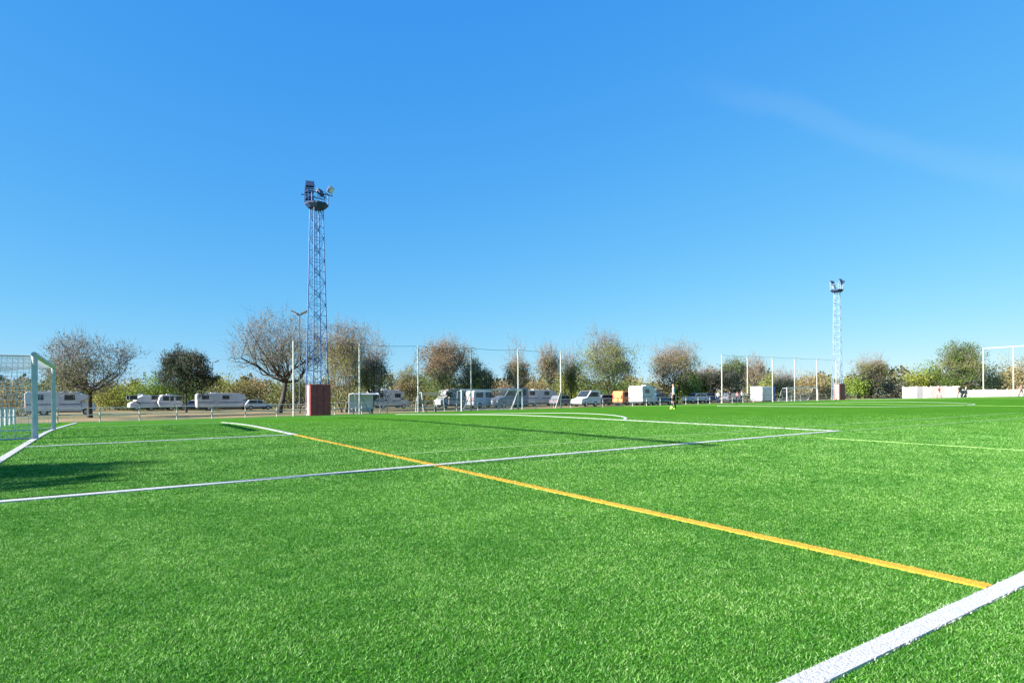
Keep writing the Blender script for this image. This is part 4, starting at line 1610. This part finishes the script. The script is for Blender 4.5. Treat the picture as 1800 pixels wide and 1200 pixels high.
T('round_tree', pix(782, 84), 'broad russet brown tree with a leaning dark trunk behind the arched shelter', 16, m_(118, 84), m_(96, 84), 2.3, 0.3, ['green', 'russet', 'russet', 'russet', None], 4600, 0.22,
  up=0.9, limbs=8, lean=0.12, twig=M_TWIG_B, spread=0.365, skirt=('green', 2200, 1.6, 4.6, 6.0))
T('small_tree', pix(722, 92), 'small rust and olive tree left of the broad russet tree', 17, m_(74, 92), m_(46, 92), 1.0, 0.14, ['straw', 'olive'], 2200, 0.2, up=0.8, limbs=6, twig=M_TWIG_B, skirt=('olive', 1000, 0.8, 3.0, 3.0))
T('round_tree', pix(842, 88), 'dark evergreen tree between the broad russet tree and the narrow trees', 18, m_(84, 88), m_(70, 88), 1.2, 0.2, ['green', 'dark', 'olive'], 3600, 0.22, up=0.7, limbs=7, skirt=('dark', 1800, 0.8, 4.2, 4.6))
T('narrow_tree', pix(911, 88), 'narrow upright brown tree with dark green base behind the small goal', 19, m_(108, 88), m_(42, 88), 1.2, 0.18, ['dark', 'olive', 'russet', None], 1700, 0.2,
  shape='round', up=2.2, limbs=7, stems=2, levels=3, twig=M_TWIG_B, skirt=('dark', 2600, 0.6, 6.4, 2.6))
T('narrow_tree', pix(965, 88), 'narrow upright purplish brown tree with a clear single trunk', 20, m_(110, 88), m_(42, 88), 2.8, 0.2, ['straw', 'russet', None], 1300, 0.18,
  shape='round', up=1.5, limbs=9, levels=3, twig=M_TWIG_B, skirt=('olive', 1100, 3.2, 6.6, 2.4))
T('slim_tree', pix(1004, 92), 'slim grey leafless tree between the narrow brown tree and the leafy two stemmed tree', 21, m_(104, 92), m_(34, 92), 1.6, 0.14, ['green', 'olive', None], 1000, 0.2, shape='round', up=1.8, limbs=6, levels=3, skirt=('green', 1700, 0.5, 6.2, 2.6))
T('round_tree', pix(1062, 86), 'large leafy yellow green tree with two dark stems and bare top twigs', 22, m_(122, 86), m_(96, 86), 2.0, 0.26, ['green', 'green', 'yellow', 'olive', None], 4200, 0.2,
  up=1.0, limbs=8, stems=2, spread=0.36, skirt=('green', 2200, 1.8, 5.2, 6.2))
T('round_tree', pix(1187, 94), 'tree with bare pinkish brown top and dark green base behind the standing person', 33, m_(104, 94), m_(92, 94), 1.5, 0.24, ['dark', 'olive', 'russet', None], 2800, 0.2,
  up=1.0, limbs=8, stems=2, twig=M_TWIG_B, skirt=('dark', 2600, 0.8, 4.6, 5.4))
T('round_tree', pix(1241, 104), 'dark green tree with an uneven top left of the ball stop pole', 24, m_(80, 104), m_(46, 104), 0.9, 0.2, ['dark', 'dark', None], 3000, 0.25, up=0.9, limbs=6, skirt=('dark', 1500, 0.6, 4.2, 3.6))
T('round_tree', pix(1291, 106), 'dark olive tree standing between two ball stop poles', 25, m_(76, 106), m_(38, 106), 0.9, 0.2, ['dark', 'green'], 2600, 0.25, up=1.0, limbs=6, skirt=('dark', 1500, 0.6, 4.4, 3.2))
T('slim_tree', pix(1325, 104), 'thin bare purplish tree just left of the white and blue container', 26, m_(80, 104), m_(34, 104), 2.4, 0.15, ['straw', 'russet', None], 700, 0.2, shape='round', up=1.4, limbs=9, levels=3, twig=M_TWIG_B, skirt=('olive', 500, 0.5, 2.5, 2.2))
T('small_tree', pix(1379, 112), 'small dark bushy tree right of the white and blue container', 27, m_(62, 112), m_(34, 112), 0.9, 0.16, ['dark', 'dark', None], 1900, 0.25, up=0.8, limbs=6, skirt=('dark', 1300, 0.6, 3.8, 3.0))
T('round_tree', pix(1532, 124), 'brownish dark tree with bare upper twigs left of the bright green bushes', 28, m_(76, 124), m_(58, 124), 1.2, 0.22, ['dark', 'olive', None], 2700, 0.28, up=1.0, limbs=7, twig=M_TWIG_B, skirt=('dark', 1800, 0.6, 5.0, 5.4))
T('round_tree', pix(1686, 128), 'tall dark olive tree beside the white framed net', 29, m_(92, 128), m_(70, 128), 1.2, 0.3, ['green', 'olive', 'green'], 5200, 0.3, up=0.9, limbs=8, skirt=('green', 2600, 0.8, 6.0, 6.6))
# the tree beyond the left edge whose shade falls across the goal area
T('round_tree', ground_pt(-11.6, -12.0), 'dense rounded evergreen tree outside the fence behind the goal line', 41, 5.3, 4.4, 0.9, 0.18, ['dark', 'dark', 'dark'], 4500, 0.26, up=1.0, limbs=8, group=None, spread=0.36,
  skirt=('dark', 2600, 1.5, 4.2, 3.6))

B = bush
GB_ = 'shrubs beyond the far fence'
for args in (
    ('shrub', pix(228, 92), 'yellow green shrub behind the sandy clearing left of the parked motorhome', 51, 8.5, 4.6, 'yellow', 2600, 0.22),
    ('shrub', pix(285, 90), 'fresh green shrub behind the small white caravan', 52, 6.5, 6.2, 'bright', 2800, 0.22),
    ('shrub', pix(198, 96), 'rust brown shrub next to the yellow green one by the clearing', 53, 5.5, 5.0, 'straw', 1800, 0.22),
    ('shrub', pix(385, 98), 'olive yellow shrub behind the long white motorhome', 54, 9.5, 5.4, 'yellow', 2600, 0.22),
    ('shrub', pix(452, 100), 'straw coloured shrub behind the crooked bare tree', 55, 9.0, 5.4, 'straw', 2600, 0.24),
    ('shrub', pix(518, 98), 'dull olive shrub behind the twin headed street lamp', 56, 7.5, 5.6, 'olive', 2200, 0.24),
    ('shrub', pix(20, 62), 'brown leafed shrub behind the large goal', 57, 5.5, 3.4, 'straw', 2200, 0.16),
    ('shrub', pix(90, 84), 'olive shrub behind the large motorhome', 58, 7.0, 4.2, 'olive', 1600, 0.2),
    ('shrub', pix(620, 90), 'olive shrub at the foot of the vase shaped tree', 59, 6.0, 4.4, 'olive', 1600, 0.22),
    ('shrub', pix(690, 108), 'dark green pointed shrub behind the grey white motorhome', 60, 4.5, 5.6, 'dark', 1200, 0.26),
    ('shrub', pix(735, 104), 'sandy brown shrub under the small rust tree', 61, 7.0, 5.0, 'straw', 1900, 0.24),
    ('shrub', pix(880, 108), 'dry brown shrub between the evergreen tree and the narrow tree', 62, 7.0, 4.0, 'russet', 1500, 0.24),
    ('shrub', pix(938, 104), 'golden shrub between the two narrow upright trees', 63, 5.5, 5.2, 'straw', 1700, 0.24),
    ('shrub', pix(990, 106), 'yellow green shrub below the slim grey tree', 64, 6.5, 5.0, 'yellow', 1700, 0.24),
    ('shrub', pix(1092, 104), 'dark green shrub right of the leafy two stemmed tree', 65, 5.5, 4.6, 'green', 1700, 0.24),
    ('shrub', pix(1130, 112), 'pale olive shrub behind the raised roof motorhome', 66, 7.0, 4.4, 'olive', 1700, 0.26),
    ('shrub', pix(1212, 100), 'light yellow green shrub right behind the standing person', 67, 4.2, 5.2, 'bright', 1700, 0.24),
    ('shrub', pix(1350, 118), 'golden yellow shrub behind the white and blue container', 68, 5.5, 5.6, 'yellow', 1500, 0.28),
    ('shrub', pix(1418, 122), 'wide straw brown shrub behind the far small goal', 69, 9.0, 5.4, 'straw', 2200, 0.28),
    ('shrub', pix(1462, 126), 'rust olive shrub behind the farther red padded box', 70, 6.5, 5.2, 'olive', 1500, 0.3),
    ('shrub', pix(1508, 122), 'bright yellow green shrub next to the brownish dark tree', 71, 4.5, 4.4, 'bright', 1500, 0.28),
    ('shrub', pix(1572, 126), 'grey green shrub left of the tall pale wall', 72, 5.5, 4.4, 'grey', 1500, 0.28),
    ('shrub', pix(1604, 132), 'yellow green rounded shrub behind the tall pale wall', 73, 6.0, 6.2, 'yellow', 2000, 0.3),
    ('shrub', pix(1636, 134), 'fresh green rounded shrub behind the tall pale wall', 74, 6.5, 7.8, 'bright', 2400, 0.3),
    ('shrub', pix(1745, 132), 'brown olive thicket seen through the white framed net', 75, 9.0, 8.0, 'olive', 2800, 0.3),
    ('shrub', pix(1796, 128), 'rust brown thicket at the end of the lower pale wall', 76, 7.0, 8.6, 'straw', 2200, 0.3),
):
    B(*args, group=GB_)


def tree_line():
    """far scrub that reads as one olive and brown band on the horizon"""
    rng = np.random.default_rng(99)
    n = 60000
    px = rng.uniform(-400, 2200, n)
    t = rng.uniform(135, 190, n)
    d = np.stack([VF.x + VR.x * (px - 900) / F, VF.y + VR.y * (px - 900) / F], -1)
    xy = np.array([CX, CY]) + d * t[:, None]
    env = 5.8 + 1.5 * np.sin(px * 0.021) + 1.1 * np.sin(px * 0.057 + 1) + 0.8 * np.sin(px * 0.13 + 2)
    z = gz(xy[:, 0], xy[:, 1]) + rng.random(n) ** 0.8 * np.maximum(env, 1.2)
    P = np.stack([xy[:, 0], xy[:, 1], z], -1)
    V, Fc = leaf_quads(P, 0.8, rng)
    tone = 0.5 + 0.3 * np.sin(px * 0.035) + rng.normal(0, 0.2, n)
    m = mat('far_scrub_leaf', (0.045, 0.055, 0.02), (0.16, 0.13, 0.06), rnd=True, rough=0.9, spec=0.2)
    o = numpy_mesh('far_scrub', V, Fc, m, rnd=np.clip(tone, 0, 1))
    tag(o, 'far olive and brown scrub along the horizon', 'scrub', kind='stuff')


tree_line()
